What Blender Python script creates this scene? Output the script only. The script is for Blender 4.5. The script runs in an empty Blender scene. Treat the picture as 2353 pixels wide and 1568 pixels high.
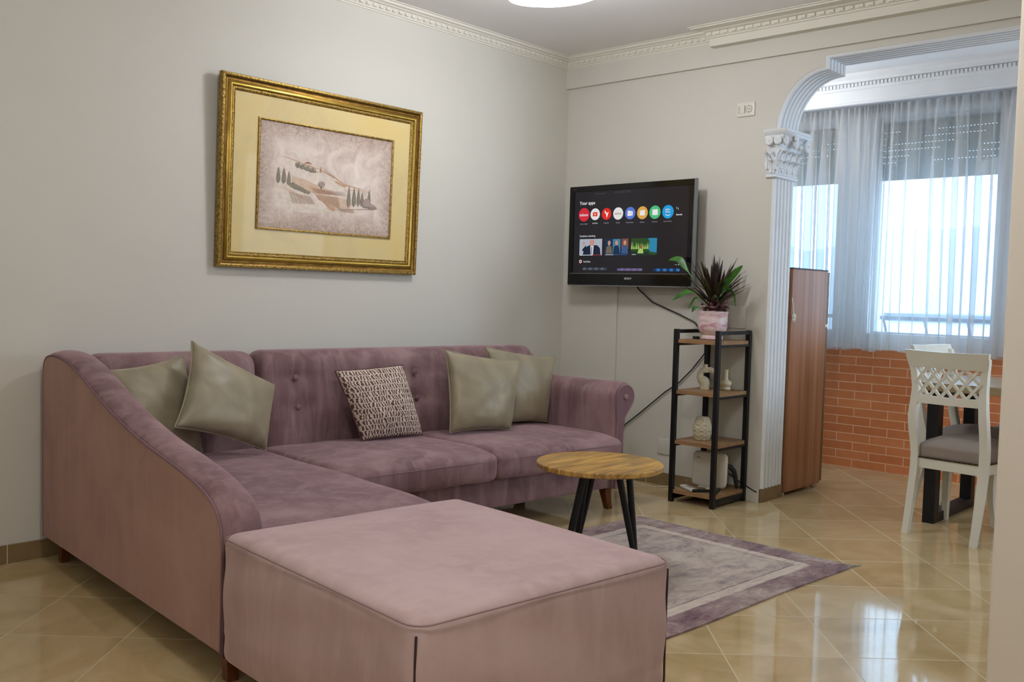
import bpy, bmesh, math, random
from mathutils import Vector, Matrix, noise as mnoise
PI = math.pi
R = math.radians
random.seed(7)
sc = bpy.context.scene
COL = sc.collection

# ------------------------------------------------------------------ camera
cd = bpy.data.cameras.new('camera'); cam = bpy.data.objects.new('camera', cd); COL.objects.link(cam)
cd.sensor_width = 36.0; cd.lens = 2190.7/2353*36.0; cd.clip_start = 0.05; cd.clip_end = 400
yaw, pitch, roll = R(42.61), R(-2.8375), R(1.545)
fw = Vector((math.cos(yaw)*math.cos(pitch), math.sin(yaw)*math.cos(pitch), math.sin(pitch)))
rt = Vector((math.sin(yaw), -math.cos(yaw), 0)); up = rt.cross(fw)
r2 = rt*math.cos(roll)+up*math.sin(roll); u2 = -rt*math.sin(roll)+up*math.cos(roll)
m = Matrix((r2, u2, -fw)).transposed().to_4x4(); m.translation = Vector((0, 0, 1.15))
cam.matrix_world = m
sc.camera = cam

# ------------------------------------------------------------------ view
sc.view_settings.view_transform = 'Standard'; sc.view_settings.look = 'None'
sc.view_settings.gamma = 1.0; sc.view_settings.use_curve_mapping = False
sc.view_settings.exposure = 0.0
sc.cycles.use_denoising = True
sc.cycles.max_bounces = 10; sc.cycles.diffuse_bounces = 5; sc.cycles.transparent_max_bounces = 24
sc.cycles.sample_clamp_indirect = 6.0
sc.cycles.caustics_reflective = False; sc.cycles.caustics_refractive = False

# ------------------------------------------------------------------ world: bright hazy sky
wd = bpy.data.worlds.new('sky'); sc.world = wd; wd.use_nodes = True
bg = wd.node_tree.nodes['Background']; bg.inputs[0].default_value = (0.52, 0.74, 1.0, 1); bg.inputs[1].default_value = 6.5

# ------------------------------------------------------------------ lights
def area(name, loc, target, sx, sy, power, color, portal=False):
    l = bpy.data.lights.new(name, 'AREA'); l.shape = 'RECTANGLE'; l.size = sx; l.size_y = sy; l.energy = power; l.color = color
    if portal: l.cycles.is_portal = True
    o = bpy.data.objects.new(name, l); COL.objects.link(o); o.location = loc
    o.rotation_euler = (Vector(target)-Vector(loc)).to_track_quat('-Z', 'Y').to_euler()
    return o
area('window_portal', (6.72, 2.26, 1.47), (5, 2.26, 1.47), 0.86, 1.2, 1, (1, 1, 1), True)
area('window_portal', (6.72, 3.12, 1.47), (5, 3.12, 1.47), 0.50, 1.2, 1, (1, 1, 1), True)
# added fill lights with no seen source, behind and left of the camera
area('rear_fill', (0.2, -2.2, 1.75), (1.9, 3.0, 1.25), 2.6, 1.5, 14, (1.0, 0.98, 0.97))
area('side_fill', (-1.1, 0.6, 1.8), (2.6, 2.6, 1.1), 1.8, 1.3, 18, (1.0, 0.98, 0.96))
# daylight from the dining room's side window, hidden by the near wall
area('dining_side_daylight', (5.85, -0.72, 1.55), (5.5, 2.5, 1.5), 1.1, 1.3, 46, (0.70, 0.83, 1.0))
# ceiling light of the living room
pl = bpy.data.lights.new('ceiling_lamp_glow', 'POINT'); pl.energy = 36; pl.color = (0.98, 0.98, 1.0); pl.shadow_soft_size = 0.12
po = bpy.data.objects.new('ceiling_lamp_glow', pl); COL.objects.link(po); po.location = (3.37, 2.90, 2.50)
# added fill, unseen overhead, brightening the ottoman top and the ceiling
pl = bpy.data.lights.new('overhead_fill', 'POINT'); pl.energy = 41; pl.color = (1.0, 0.98, 0.96); pl.shadow_soft_size = 0.15
po = bpy.data.objects.new('overhead_fill', pl); COL.objects.link(po); po.location = (1.2, 1.1, 2.45)
# ceiling light of the dining room, out of view behind the wall
pl = bpy.data.lights.new('dining_lamp_glow', 'POINT'); pl.energy = 11; pl.color = (0.97, 0.98, 1.0); pl.shadow_soft_size = 0.12
po = bpy.data.objects.new('dining_lamp_glow', pl); COL.objects.link(po); po.location = (5.62, 3.08, 2.34)

# ------------------------------------------------------------------ materials
def hexc(h):
    h = h.lstrip('#'); v = [int(h[i:i+2], 16)/255 for i in (0, 2, 4)]
    return tuple([(c/12.92 if c <= .04045 else ((c+.055)/1.055)**2.4) for c in v]+[1.0])
class NT:
    def __init__(s, name):
        s.m = bpy.data.materials.new(name); s.m.use_nodes = True; s.t = s.m.node_tree
        s.b = s.t.nodes['Principled BSDF']; s.out = s.t.nodes['Material Output']
    def n(s, typ, **kw):
        x = s.t.nodes.new(typ)
        for k, v in kw.items():
            if k.startswith('i_'): x.inputs[k[2:].replace('_', ' ')].default_value = v
            elif k == 'inp':
                for a, b in v.items(): x.inputs[a].default_value = b
            else: setattr(x, k, v)
        return x
    def l(s, a, b): s.t.links.new(a, b)
    def coords(s, scale=(1, 1, 1), rot=(0, 0, 0), loc=(0, 0, 0), kind='Object'):
        tc = s.n('ShaderNodeTexCoord'); mp = s.n('ShaderNodeMapping')
        mp.inputs['Scale'].default_value = scale; mp.inputs['Rotation'].default_value = rot; mp.inputs['Location'].default_value = loc
        s.l(tc.outputs[kind], mp.inputs[0]); return mp.outputs[0]
    def noise(s, vec, scale=5, detail=4, rough=.55, dist=0):
        x = s.n('ShaderNodeTexNoise'); x.inputs['Scale'].default_value = scale; x.inputs['Detail'].default_value = detail
        x.inputs['Roughness'].default_value = rough; x.inputs['Distortion'].default_value = dist
        if vec: s.l(vec, x.inputs['Vector'])
        return x.outputs['Fac']
    def ramp(s, fac, stops):
        x = s.n('ShaderNodeValToRGB'); cr = x.color_ramp
        while len(cr.elements) < len(stops): cr.elements.new(.5)
        for e, (p, c) in zip(cr.elements, stops):
            e.position = p; e.color = c if not isinstance(c, str) else hexc(c)
        s.l(fac, x.inputs[0]); return x.outputs[0]
    def mix(s, fac, a, b, mode='MIX'):
        x = s.n('ShaderNodeMix', data_type='RGBA', blend_type=mode)
        for sock, v in ((x.inputs[0], fac), (x.inputs[6], a), (x.inputs[7], b)):
            if hasattr(v, 'is_linked'): s.l(v, sock)
            elif isinstance(v, (int, float)): sock.default_value = v
            else: sock.default_value = hexc(v) if isinstance(v, str) else v
        return x.outputs[2]
    def math(s, op, a, b=None, c=None):
        x = s.n('ShaderNodeMath', operation=op)
        for i, v in enumerate((a, b, c)):
            if v is None: continue
            if hasattr(v, 'is_linked'): s.l(v, x.inputs[i])
            else: x.inputs[i].default_value = v
        return x.outputs[0]
    def bump(s, h, strength=.2, dist=.01):
        x = s.n('ShaderNodeBump'); x.inputs['Strength'].default_value = strength; x.inputs['Distance'].default_value = dist
        s.l(h, x.inputs['Height']); s.l(x.outputs[0], s.b.inputs['Normal'])
def simple(name, col, rough=.5, metal=0, spec=.5, var=0, vscale=8, bump=0, bscale=60, coat=0, emit=None, es=0, vs=(1, 1, 1)):
    t = NT(name); c = hexc(col) if isinstance(col, str) else tuple(col)+(1,) if len(col) == 3 else col
    t.b.inputs['Base Color'].default_value = c; t.b.inputs['Roughness'].default_value = rough
    t.b.inputs['Metallic'].default_value = metal; t.b.inputs['Specular IOR Level'].default_value = spec
    t.b.inputs['Coat Weight'].default_value = coat
    v = t.coords(vs)
    if var:
        f = t.noise(v, vscale, 5)
        d = tuple(x*(1-var) for x in c[:3])+(1,); h = tuple(min(1, x*(1+var)) for x in c[:3])+(1,)
        t.l(t.ramp(f, [(.3, d), (.7, h)]), t.b.inputs['Base Color'])
    if bump: t.bump(t.noise(v, bscale, 3), bump, .004)
    if emit:
        t.b.inputs['Emission Color'].default_value = hexc(emit); t.b.inputs['Emission Strength'].default_value = es
    return t.m
def emis(name, col, s=1.0):
    return simple(name, '#000000', .6, emit=col, es=s, spec=.2)

M = {}
M['wall'] = simple('wall_paint', '#cdcbc2', .62, var=.02, vscale=1.3, bump=.05, bscale=90)
M['ceil'] = simple('ceiling_paint', '#e6e5e4', .7, var=.015, vscale=1.2)
M['trimw'] = simple('plaster_trim', '#dad7cc', .55, var=.02, vscale=3)
M['archw'] = simple('white_arch_plaster', '#dfe4e8', .45, var=.02, vscale=4)
M['dwall'] = simple('dining_paint', '#dfe0e2', .6, var=.02)
def velvet(name, a, b, c, sx=(1, 1, 1), sheen=.5):
    t = NT(name); v = t.coords(sx)
    f1 = t.noise(v, 2.6, 5, .6, .6)
    v2 = t.coords((9, 9, 1.3)); f2 = t.noise(v2, 1.6, 4, .6, .4)
    col = t.ramp(f1, [(.3, a), (.5, b), (.72, c)])
    col = t.mix(t.ramp(f2, [(.44, (0, 0, 0, 1)), (.66, (.6, .6, .6, 1))]), col, c)
    t.l(col, t.b.inputs['Base Color'])
    t.b.inputs['Roughness'].default_value = .82; t.b.inputs['Specular IOR Level'].default_value = .25
    t.b.inputs['Sheen Weight'].default_value = sheen; t.b.inputs['Sheen Roughness'].default_value = .38
    t.b.inputs['Sheen Tint'].default_value = hexc('#d9b9c4')
    t.bump(t.noise(t.coords((1, 1, 1)), 260, 2), .12, .001)
    return t.m
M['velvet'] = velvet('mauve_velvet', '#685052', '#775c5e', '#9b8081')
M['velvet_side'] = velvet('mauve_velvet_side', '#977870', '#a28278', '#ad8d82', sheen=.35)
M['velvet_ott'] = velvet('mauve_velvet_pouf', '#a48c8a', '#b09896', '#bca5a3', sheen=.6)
M['piping'] = simple('mauve_piping', '#7b5d66', .8)
M['piping_ott'] = simple('pouf_piping', '#8d7373', .85)
M['seam'] = simple('dark_seam', '#3a262e', .9)
def satin(name, a, b, c):
    t = NT(name); f = t.noise(t.coords(), 5, 4, .5, 1.0)
    t.l(t.ramp(f, [(.3, a), (.5, b), (.7, c)]), t.b.inputs['Base Color'])
    t.b.inputs['Roughness'].default_value = .45; t.b.inputs['Sheen Weight'].default_value = .55; t.b.inputs['Sheen Roughness'].default_value = .3
    t.b.inputs['Sheen Tint'].default_value = hexc('#d8cfae')
    t.bump(t.noise(t.coords((1, 1, 1)), 6, 2, .4, .6), .22, .03)
    return t.m
M['pillow'] = satin('sage_satin', '#837a66', '#918871', '#a1987f')
def pattern_fab():
    t = NT('patterned_weave')
    v = t.coords((1, 1, 1), kind='UV')
    vv = t.n('ShaderNodeTexNoise'); vv.inputs['Scale'].default_value = 7; t.l(v, vv.inputs['Vector'])
    ad = t.n('ShaderNodeVectorMath', operation='MULTIPLY_ADD'); t.l(vv.outputs['Color'], ad.inputs[0]); ad.inputs[1].default_value = (.045, .045, 0); t.l(v, ad.inputs[2])
    sx = t.n('ShaderNodeSeparateXYZ'); t.l(ad.outputs[0], sx.inputs[0])
    row = t.math('FLOOR', t.math('MULTIPLY', sx.outputs[1], 13))
    off = t.math('MULTIPLY', t.math('MODULO', t.math('MULTIPLY', row, 7.31), 3.0), .37)
    wx = t.math('ADD', t.math('MULTIPLY', sx.outputs[0], 24), off)
    zig = t.math('ADD', t.math('MULTIPLY', t.math('PINGPONG', t.math('MULTIPLY', sx.outputs[1], 13), .5), .12), t.math('MULTIPLY', t.noise(v, 11, 3), 2.2))
    st = t.math('PINGPONG', t.math('ADD', wx, zig), .5)
    gap = t.math('PINGPONG', t.math('MULTIPLY', sx.outputs[1], 13), .5)
    mask = t.math('MULTIPLY', t.math('GREATER_THAN', st, t.math('ADD', .10, t.math('MULTIPLY', t.noise(v, 40, 2), .28))), t.math('GREATER_THAN', gap, .05))
    t.l(t.mix(mask, '#cfc3b4', '#5c3f3e'), t.b.inputs['Base Color'])
    t.b.inputs['Roughness'].default_value = .9
    t.bump(mask, .5, .004)
    return t.m
M['weave'] = pattern_fab()
# floor tiles
def floor_mat():
    t = NT('polished_floor_tiles'); A = R(42.5); S = .3885
    tc = t.n('ShaderNodeTexCoord'); sp = t.n('ShaderNodeSeparateXYZ'); t.l(tc.outputs['Object'], sp.inputs[0])
    x, y = sp.outputs[0], sp.outputs[1]
    a = t.math('ADD', t.math('MULTIPLY', x, -math.sin(A)), t.math('MULTIPLY', y, math.cos(A)))
    b = t.math('ADD', t.math('MULTIPLY', x, math.cos(A)), t.math('MULTIPLY', y, math.sin(A)))
    a = t.math('DIVIDE', t.math('SUBTRACT', a, .18025*S), S); b = t.math('DIVIDE', t.math('SUBTRACT', b, -.1696*S), S)
    def near(v):
        return t.math('PINGPONG', v, .5)
    d = t.math('MINIMUM', near(a), near(b))
    line = t.n('ShaderNodeMapRange'); line.inputs['From Min'].default_value = .0035; line.inputs['From Max'].default_value = .0062
    line.inputs['To Min'].default_value = 1; line.inputs['To Max'].default_value = 0; t.l(d, line.inputs[0])
    ca = t.n('ShaderNodeCombineXYZ'); t.l(t.math('FLOOR', a), ca.inputs[0]); t.l(t.math('FLOOR', b), ca.inputs[1])
    wn = t.n('ShaderNodeTexWhiteNoise'); t.l(ca.outputs[0], wn.inputs['Vector'])
    adv = t.n('ShaderNodeVectorMath', operation='MULTIPLY_ADD'); t.l(wn.outputs['Color'], adv.inputs[0]); adv.inputs[1].default_value = (9, 9, 9); t.l(tc.outputs['Object'], adv.inputs[2])
    f = t.noise(adv.outputs[0], 2.2, 6, .6, 1.6)
    base = t.ramp(f, [(.28, '#b0996c'), (.5, '#c5ad80'), (.72, '#d2bf98')])
    base = t.mix(t.math('MULTIPLY', wn.outputs['Value'], .16), base, '#89774f')
    t.l(t.mix(line.outputs[0], base, '#cfc2a2'), t.b.inputs['Base Color'])
    rr = t.math('ADD', t.math('MULTIPLY', line.outputs[0], .4), t.math('ADD', t.math('MULTIPLY', f, .05), .035))
    t.l(rr, t.b.inputs['Roughness']); t.b.inputs['Specular IOR Level'].default_value = .62
    t.bump(t.math('SUBTRACT', 1, line.outputs[0]), .12, .002)
    return t.m
M['floor'] = floor_mat()
M['basetile'] = simple('baseboard_tile', '#7f6c4d', .18, var=.14, vscale=5)
M['grout'] = simple('grout', '#c9bda0', .7)
def wood(name, a, b, c, scale=(1, 12, 12), ns=3, rough=.45, spec=.4, dist=1.0):
    t = NT(name); f = t.noise(t.coords(scale), ns, 6, .6, dist)
    t.l(t.ramp(f, [(.28, a), (.5, b), (.72, c)]), t.b.inputs['Base Color'])
    t.b.inputs['Roughness'].default_value = rough; t.b.inputs['Specular IOR Level'].default_value = spec
    return t.m
M['fridge'] = wood('dark_walnut_vertical', '#82593b', '#9b6b4a', '#b08462', (11, 11, .25), 1.7, .4, dist=.3)
M['fridge_edge'] = simple('walnut_door_edge', '#6d5230', .5, var=.1)
def rustic():
    t = NT('rustic_mango_top'); v = t.coords((1.4, 17, 8), rot=(0, 0, R(40)))
    f = t.noise(v, 2.4, 6, .65, .6); f2 = t.noise(t.coords((2, 6, 2), rot=(0, 0, R(40)), loc=(3, 1, 0)), 3.0, 3, .5)
    c = t.ramp(f, [(.3, '#6a4a28'), (.42, '#94703c'), (.52, '#b98f46'), (.66, '#d6ae5e')])
    c = t.mix(t.ramp(f2, [(.50, (0, 0, 0, 1)), (.64, (.6, .6, .6, 1))]), c, '#80694a')
    t.l(c, t.b.inputs['Base Color']); t.b.inputs['Roughness'].default_value = .42
    return t.m
M['rustic'] = rustic()
M['shelfwood'] = wood('light_oak_board', '#7d5f41', '#93724f', '#a3825c', (12, 2, 12), 3, .5)
M['tablewood'] = wood('dining_table_top', '#8d7858', '#9c8764', '#a8936f', (12, 1.2, 12), 3, .22, .6)
M['legwood'] = wood('brown_leg_wood', '#4b2410', '#5f3016', '#6e3b1c', (10, 10, 2), 3, .35)
M['black'] = simple('black_metal', '#090a0d', .5, spec=.4)
M['blackgloss'] = simple('black_gloss_plastic', '#050505', .14, spec=.35)
M['blackplastic'] = simple('black_plastic', '#111214', .5)
M['silver'] = simple('silver_plastic', '#8c8f92', .3, metal=.7)
M['greyline'] = simple('grey_line', '#6a6462', .35, metal=.3)
M['screen'] = simple('screen_panel', '#060508', .22, spec=.35, emit='#1a181d', es=.9)
M['white'] = simple('white_plastic', '#d8d6cc', .35)
M['socketm'] = simple('socket_plastic', '#dcdad0', .3)
M['darkhole'] = simple('dark_hole', '#1a1916', .6)
M['ceramic'] = simple('cream_ceramic', '#c9c1a5', .7, var=.04, vscale=20, bump=.15, bscale=120)
M['chairw'] = simple('white_lacquer', '#d9dad0', .3, var=.02, spec=.5)
M['chairfab'] = simple('taupe_velvet', '#8b8078', .85, var=.06, vscale=7)
M['nail'] = simple('bronze_nail', '#5a4632', .3, metal=.9)
M['cordw'] = simple('white_cord', '#cfcabb', .6)
M['cordb'] = simple('black_cord', '#15171a', .5)
def gold(name, a, b, bumpv, bs, rough=.28, metal=.85):
    t = NT(name); f = t.noise(t.coords(), bs, 3, .6)
    t.l(t.ramp(f, [(.35, a), (.65, b)]), t.b.inputs['Base Color'])
    t.b.inputs['Metallic'].default_value = metal; t.b.inputs['Roughness'].default_value = rough
    if bumpv: t.bump(f, bumpv, .006)
    return t.m
M['gold'] = gold('smooth_gold', '#a58539', '#bc9c4a', .03, 8, .30)
M['goldcarve'] = gold('carved_gold', '#705728', '#b39450', .5, 80, .45, .75)
M['golddark'] = gold('dark_gold', '#634619', '#80602a', .1, 30, .4)
def mat_mat():
    t = NT('cream_yellow_mat'); f = t.noise(t.coords(), 3.5, 5, .6, .6)
    t.l(t.ramp(f, [(.3, '#cab680'), (.5, '#d2be84'), (.75, '#d5b973')]), t.b.inputs['Base Color']); t.b.inputs['Roughness'].default_value = .55
    t.b.inputs['Coat Weight'].default_value = .15
    return t.m
M['mat'] = mat_mat()
def print_mat():
    t = NT('watercolour_print'); v = t.coords()
    f = t.noise(v, 9, 6, .65, 1.2); g = t.noise(v, 30, 6, .7, 2.0)
    c = t.ramp(f, [(.3, '#bda9a0'), (.5, '#d6c7bc'), (.7, '#e3d7cc')])
    # aged crackle border: distance from the edge of the sheet, in the sheet's own metres
    sp = t.n('ShaderNodeSeparateXYZ'); t.l(v, sp.inputs[0])
    dx = t.math('SUBTRACT', .408, t.math('ABSOLUTE', sp.outputs[0])); dz = t.math('SUBTRACT', .258, t.math('ABSOLUTE', sp.outputs[2]))
    d = t.math('ADD', t.math('MINIMUM', dx, dz), t.math('MULTIPLY', t.math('SUBTRACT', g, .5), .07))
    mr = t.n('ShaderNodeMapRange'); mr.inputs['From Min'].default_value = .0; mr.inputs['From Max'].default_value = .11
    mr.inputs['To Min'].default_value = 1; mr.inputs['To Max'].default_value = 0; t.l(d, mr.inputs[0])
    bc = t.ramp(g, [(.35, '#7c6455'), (.5, '#9c8474'), (.65, '#b9a396')])
    t.l(t.mix(t.math('MULTIPLY', mr.outputs[0], .8), c, bc), t.b.inputs['Base Color']); t.b.inputs['Roughness'].default_value = .6
    return t.m
M['print'] = print_mat()
def rug_mat():
    t = NT('distressed_rug'); v = t.coords(); f = t.noise(t.coords((1, 1.8, 1)), 4.6, 9, .78, .5); g = t.noise(t.coords((1, 5, 1)), 11, 6, .75, .6)
    sp = t.n('ShaderNodeSeparateXYZ'); t.l(v, sp.inputs[0])
    dx = t.math('SUBTRACT', .81, t.math('ABSOLUTE', sp.outputs[0])); dy = t.math('SUBTRACT', .58, t.math('ABSOLUTE', sp.outputs[1]))
    d = t.math('ADD', t.math('MINIMUM', dx, dy), t.math('MULTIPLY', t.math('SUBTRACT', g, .5), .022))
    field = t.ramp(f, [(.32, '#6c5b5e'), (.43, '#978886'), (.53, '#b5a89c'), (.66, '#c6bab0')])
    field = t.mix(t.ramp(g, [(.4, (.0, .0, .0, 1)), (.7, (.5, .5, .5, 1))]), field, '#bdb0a4')
    bord = t.ramp(f, [(.33, '#53404e'), (.45, '#745a60'), (.53, '#8a7272'), (.64, '#b0a2a0')])
    big = t.noise(t.coords((1, 1, 1), loc=(4, 2, 0)), 1.9, 3)
    inb = t.math('MULTIPLY', t.math('LESS_THAN', d, .118), t.ramp(big, [(.3, (.35, .35, .35, 1)), (.6, (.95, .95, .95, 1))]))
    c = t.mix(inb, field, bord)
    band = t.math('MULTIPLY', t.math('GREATER_THAN', d, .115), t.math('LESS_THAN', d, .165))
    c = t.mix(t.math('MULTIPLY', t.math('MULTIPLY', band, .9), t.ramp(g, [(.35, (.25, .25, .25, 1)), (.6, (1, 1, 1, 1))])), c, '#d0c3b6')
    ln = t.math('MULTIPLY', t.math('GREATER_THAN', d, .168), t.math('LESS_THAN', d, .173))
    c = t.mix(t.math('MULTIPLY', ln, .7), c, '#6b5052')
    t.l(c, t.b.inputs['Base Color']); t.b.inputs['Roughness'].default_value = .92; t.b.inputs['Specular IOR Level'].default_value = .2
    t.bump(t.noise(t.coords(), 300, 2), .3, .002)
    return t.m
M['rug'] = rug_mat()
M['fringe'] = simple('grey_green_fringe', '#8c948c', .9, var=.2, vscale=60)
def brick_mat():
    t = NT('terracotta_brick_tile'); tc = t.n('ShaderNodeTexCoord'); sp = t.n('ShaderNodeSeparateXYZ'); t.l(tc.outputs['Object'], sp.inputs[0])
    cb = t.n('ShaderNodeCombineXYZ'); t.l(t.math('SUBTRACT', sp.outputs[1], 2.833), cb.inputs[0]); t.l(sp.outputs[2], cb.inputs[1])
    b = t.n('ShaderNodeTexBrick'); t.l(cb.outputs[0], b.inputs['Vector']); b.offset = .5; b.squash = 1
    b.inputs['Scale'].default_value = 1; b.inputs['Mortar Size'].default_value = .0027; b.inputs['Brick Width'].default_value = .2355; b.inputs['Row Height'].default_value = .0598
    b.inputs['Mortar Smooth'].default_value = .2; b.inputs['Bias'].default_value = 0
    b.inputs['Color1'].default_value = hexc('#dd8c5a'); b.inputs['Color2'].default_value = hexc('#cb7646'); b.inputs['Mortar'].default_value = hexc('#f6dcc0')
    f = t.noise(tc.outputs['Object'], 14, 4)
    t.l(t.mix(.25, b.outputs['Color'], t.ramp(f, [(.3, '#bf7044'), (.7, '#e0955f')])), t.b.inputs['Base Color'])
    t.b.inputs['Roughness'].default_value = .5
    t.bump(t.math('SUBTRACT', 1, b.outputs['Fac']), .3, .004)
    return t.m
M['brick'] = brick_mat()
def curtain_mat():
    t = NT('sheer_curtain'); nt = t.t
    tr = t.n('ShaderNodeBsdfTransparent'); tr.inputs[0].default_value = (.95, .97, 1, 1)
    df = t.n('ShaderNodeBsdfDiffuse'); df.inputs[0].default_value = hexc('#dcd8d2')
    tl = t.n('ShaderNodeBsdfTranslucent'); tl.inputs[0].default_value = hexc('#cdd0d4')
    wv = t.n('ShaderNodeTexWave', wave_type='BANDS', bands_direction='Z'); wv.inputs['Scale'].default_value = 160
    t.l(t.coords(), wv.inputs['Vector'])
    m1 = t.n('ShaderNodeMixShader'); m1.inputs[0].default_value = .42; t.l(df.outputs[0], m1.inputs[1]); t.l(tl.outputs[0], m1.inputs[2])
    m2 = t.n('ShaderNodeMixShader'); t.l(m1.outputs[0], m2.inputs[1]); t.l(tr.outputs[0], m2.inputs[2])
    # denser at grazing angles, as woven threads overlap
    lw = t.n('ShaderNodeLayerWeight'); lw.inputs['Blend'].default_value = .35
    t.l(t.math('SUBTRACT', t.math('ADD', .60, t.math('MULTIPLY', wv.outputs['Fac'], .04)), t.math('MULTIPLY', lw.outputs['Facing'], .95)), m2.inputs[0])
    t.l(m2.outputs[0], t.out.inputs[0]); return t.m
M['curtain'] = curtain_mat()
def glass_mat():
    t = NT('window_glass'); tr = t.n('ShaderNodeBsdfTransparent'); tr.inputs[0].default_value = (.94, .97, .97, 1)
    gl = t.n('ShaderNodeBsdfGlossy'); gl.inputs['Roughness'].default_value = .02
    fr = t.n('ShaderNodeFresnel'); fr.inputs[0].default_value = 1.45; mx = t.n('ShaderNodeMixShader')
    t.l(t.math('MULTIPLY', fr.outputs[0], .12), mx.inputs[0]); t.l(tr.outputs[0], mx.inputs[1]); t.l(gl.outputs[0], mx.inputs[2]); t.l(mx.outputs[0], t.out.inputs[0]); return t.m
M['glass'] = glass_mat()
M['winframe'] = simple('window_frame_white', '#b9bcc0', .4)
M['shutter'] = simple('shutter_slats', '#9a9690', .55)
M['rail'] = simple('balcony_iron', '#5b6470', .5)
M['ledstrip'] = simple('led_diffuser', '#ffffff', .5, emit='#f4f6ff', es=9)
M['lampmetal'] = simple('lamp_white_metal', '#c9cad6', .35)
def pot_mat():
    t = NT('pink_marbled_glaze'); f = t.noise(t.coords((5, 5, 16)), 1.5, 5, .6, 1.0); g = t.noise(t.coords((3, 3, 12), loc=(2, 3, 1)), 1.3, 4, .6, 1.0)
    c = t.ramp(f, [(.38, '#e3d6d2'), (.5, '#dfc7c8'), (.6, '#c890a2'), (.72, '#9a4f6c')])
    c = t.mix(t.ramp(g, [(.55, (0, 0, 0, 1)), (.7, (.5, .5, .5, 1))]), c, '#b36f86')
    t.l(c, t.b.inputs['Base Color']); t.b.inputs['Roughness'].default_value = .35; return t.m
M['pot'] = pot_mat()
M['soil'] = simple('potting_soil', '#20160f', .95, var=.3, vscale=80)
def leafm(name, a, b, rough=.45, ax='Z'):
    t = NT(name); f = t.noise(t.coords(), 22, 3); t.l(t.ramp(f, [(.35, a), (.65, b)]), t.b.inputs['Base Color']); t.b.inputs['Roughness'].default_value = rough
    t.b.inputs['Specular IOR Level'].default_value = .35
    return t.m
M['leafdark'] = leafm('dark_purple_green_leaf', '#231716', '#3a2a20')
M['leafmid'] = leafm('olive_leaf', '#333a18', '#545c28')
M['leafgreen'] = leafm('green_leaf', '#2b5a1c', '#3f7a2a', .35)
M['leafpurple'] = leafm('purple_leaf', '#5a3c3e', '#8a6464', .6)

# ------------------------------------------------------------------ mesh helpers
class MB:
    def __init__(s): s.v = []; s.f = []; s.mi = []; s.cur = 0; s.uv = None
    def add(s, vs, fs):
        o = len(s.v); s.v += [tuple(v) for v in vs]; s.f += [tuple(i+o for i in f) for f in fs]; s.mi += [s.cur]*len(fs); return s
    def box(s, x0, x1, y0, y1, z0, z1):
        v = [(x, y, z) for z in (z0, z1) for y in (y0, y1) for x in (x0, x1)]
        return s.add(v, [(0, 2, 3, 1), (4, 5, 7, 6), (0, 1, 5, 4), (2, 6, 7, 3), (0, 4, 6, 2), (1, 3, 7, 5)])
    def loft(s, rings, caps=True, close=True, loop=False):
        n = len(rings[0]); vs = [p for r in rings for p in r]; fs = []
        K = len(rings)
        for i in range(K if loop else K-1):
            a, b = i*n, ((i+1) % K)*n
            for j in range(n if close else n-1):
                k = (j+1) % n; fs.append((a+j, a+k, b+k, b+j))
        if caps and not loop:
            fs.append(tuple(range(n-1, -1, -1))); fs.append(tuple((K-1)*n+j for j in range(n)))
        return s.add(vs, fs)
    def tube(s, pts, rad, n=8, caps=True, loop=False):
        pts = [Vector(p) for p in pts]; K = len(pts); rings = []; ref = None
        for i, p in enumerate(pts):
            if loop: t = pts[(i+1) % K]-pts[i-1]
            else: t = pts[min(i+1, K-1)]-pts[max(i-1, 0)]
            t.normalize()
            if ref is None:
                ref = Vector((0, 0, 1)) if abs(t.z) < .9 else Vector((1, 0, 0))
            a = (ref - t*ref.dot(t)).normalized(); ref = a; b = t.cross(a)
            r = rad[i] if isinstance(rad, (list, tuple)) else rad
            rings.append([p+a*(r*math.cos(q*2*PI/n))+b*(r*math.sin(q*2*PI/n)) for q in range(n)])
        return s.loft(rings, caps, True, loop)
    def lathe(s, prof, n=32, c=(0, 0, 0)):
        rings = [[(c[0]+r*math.cos(2*PI*j/n), c[1]+r*math.sin(2*PI*j/n), c[2]+z) for j in range(n)] for r, z in prof]
        return s.loft(rings, True)
    def rects(s, L):   # stacked horizontal rectangles (cx,cy,z,hx,hy)
        return s.loft([[(x-a, y-b, z), (x+a, y-b, z), (x+a, y+b, z), (x-a, y+b, z)] for x, y, z, a, b in L])
    def prism(s, poly, f0, f1):   # poly 2D pts, f0/f1 map (a,b)->xyz
        n = len(poly); v = [f0(*p) for p in poly]+[f1(*p) for p in poly]
        return s.add(v, [tuple(range(n-1, -1, -1)), tuple(range(n, 2*n))]+[(i, (i+1) % n, n+(i+1) % n, n+i) for i in range(n)])
    def sphere(s, c, r, n=10, k=6, sq=(1, 1, 1)):
        rings = []
        for i in range(1, k):
            a = PI*i/k; rings.append([(c[0]+r*sq[0]*math.sin(a)*math.cos(2*PI*j/n), c[1]+r*sq[1]*math.sin(a)*math.sin(2*PI*j/n), c[2]-r*sq[2]*math.cos(a)) for j in range(n)])
        return s.loft(rings, True)
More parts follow.
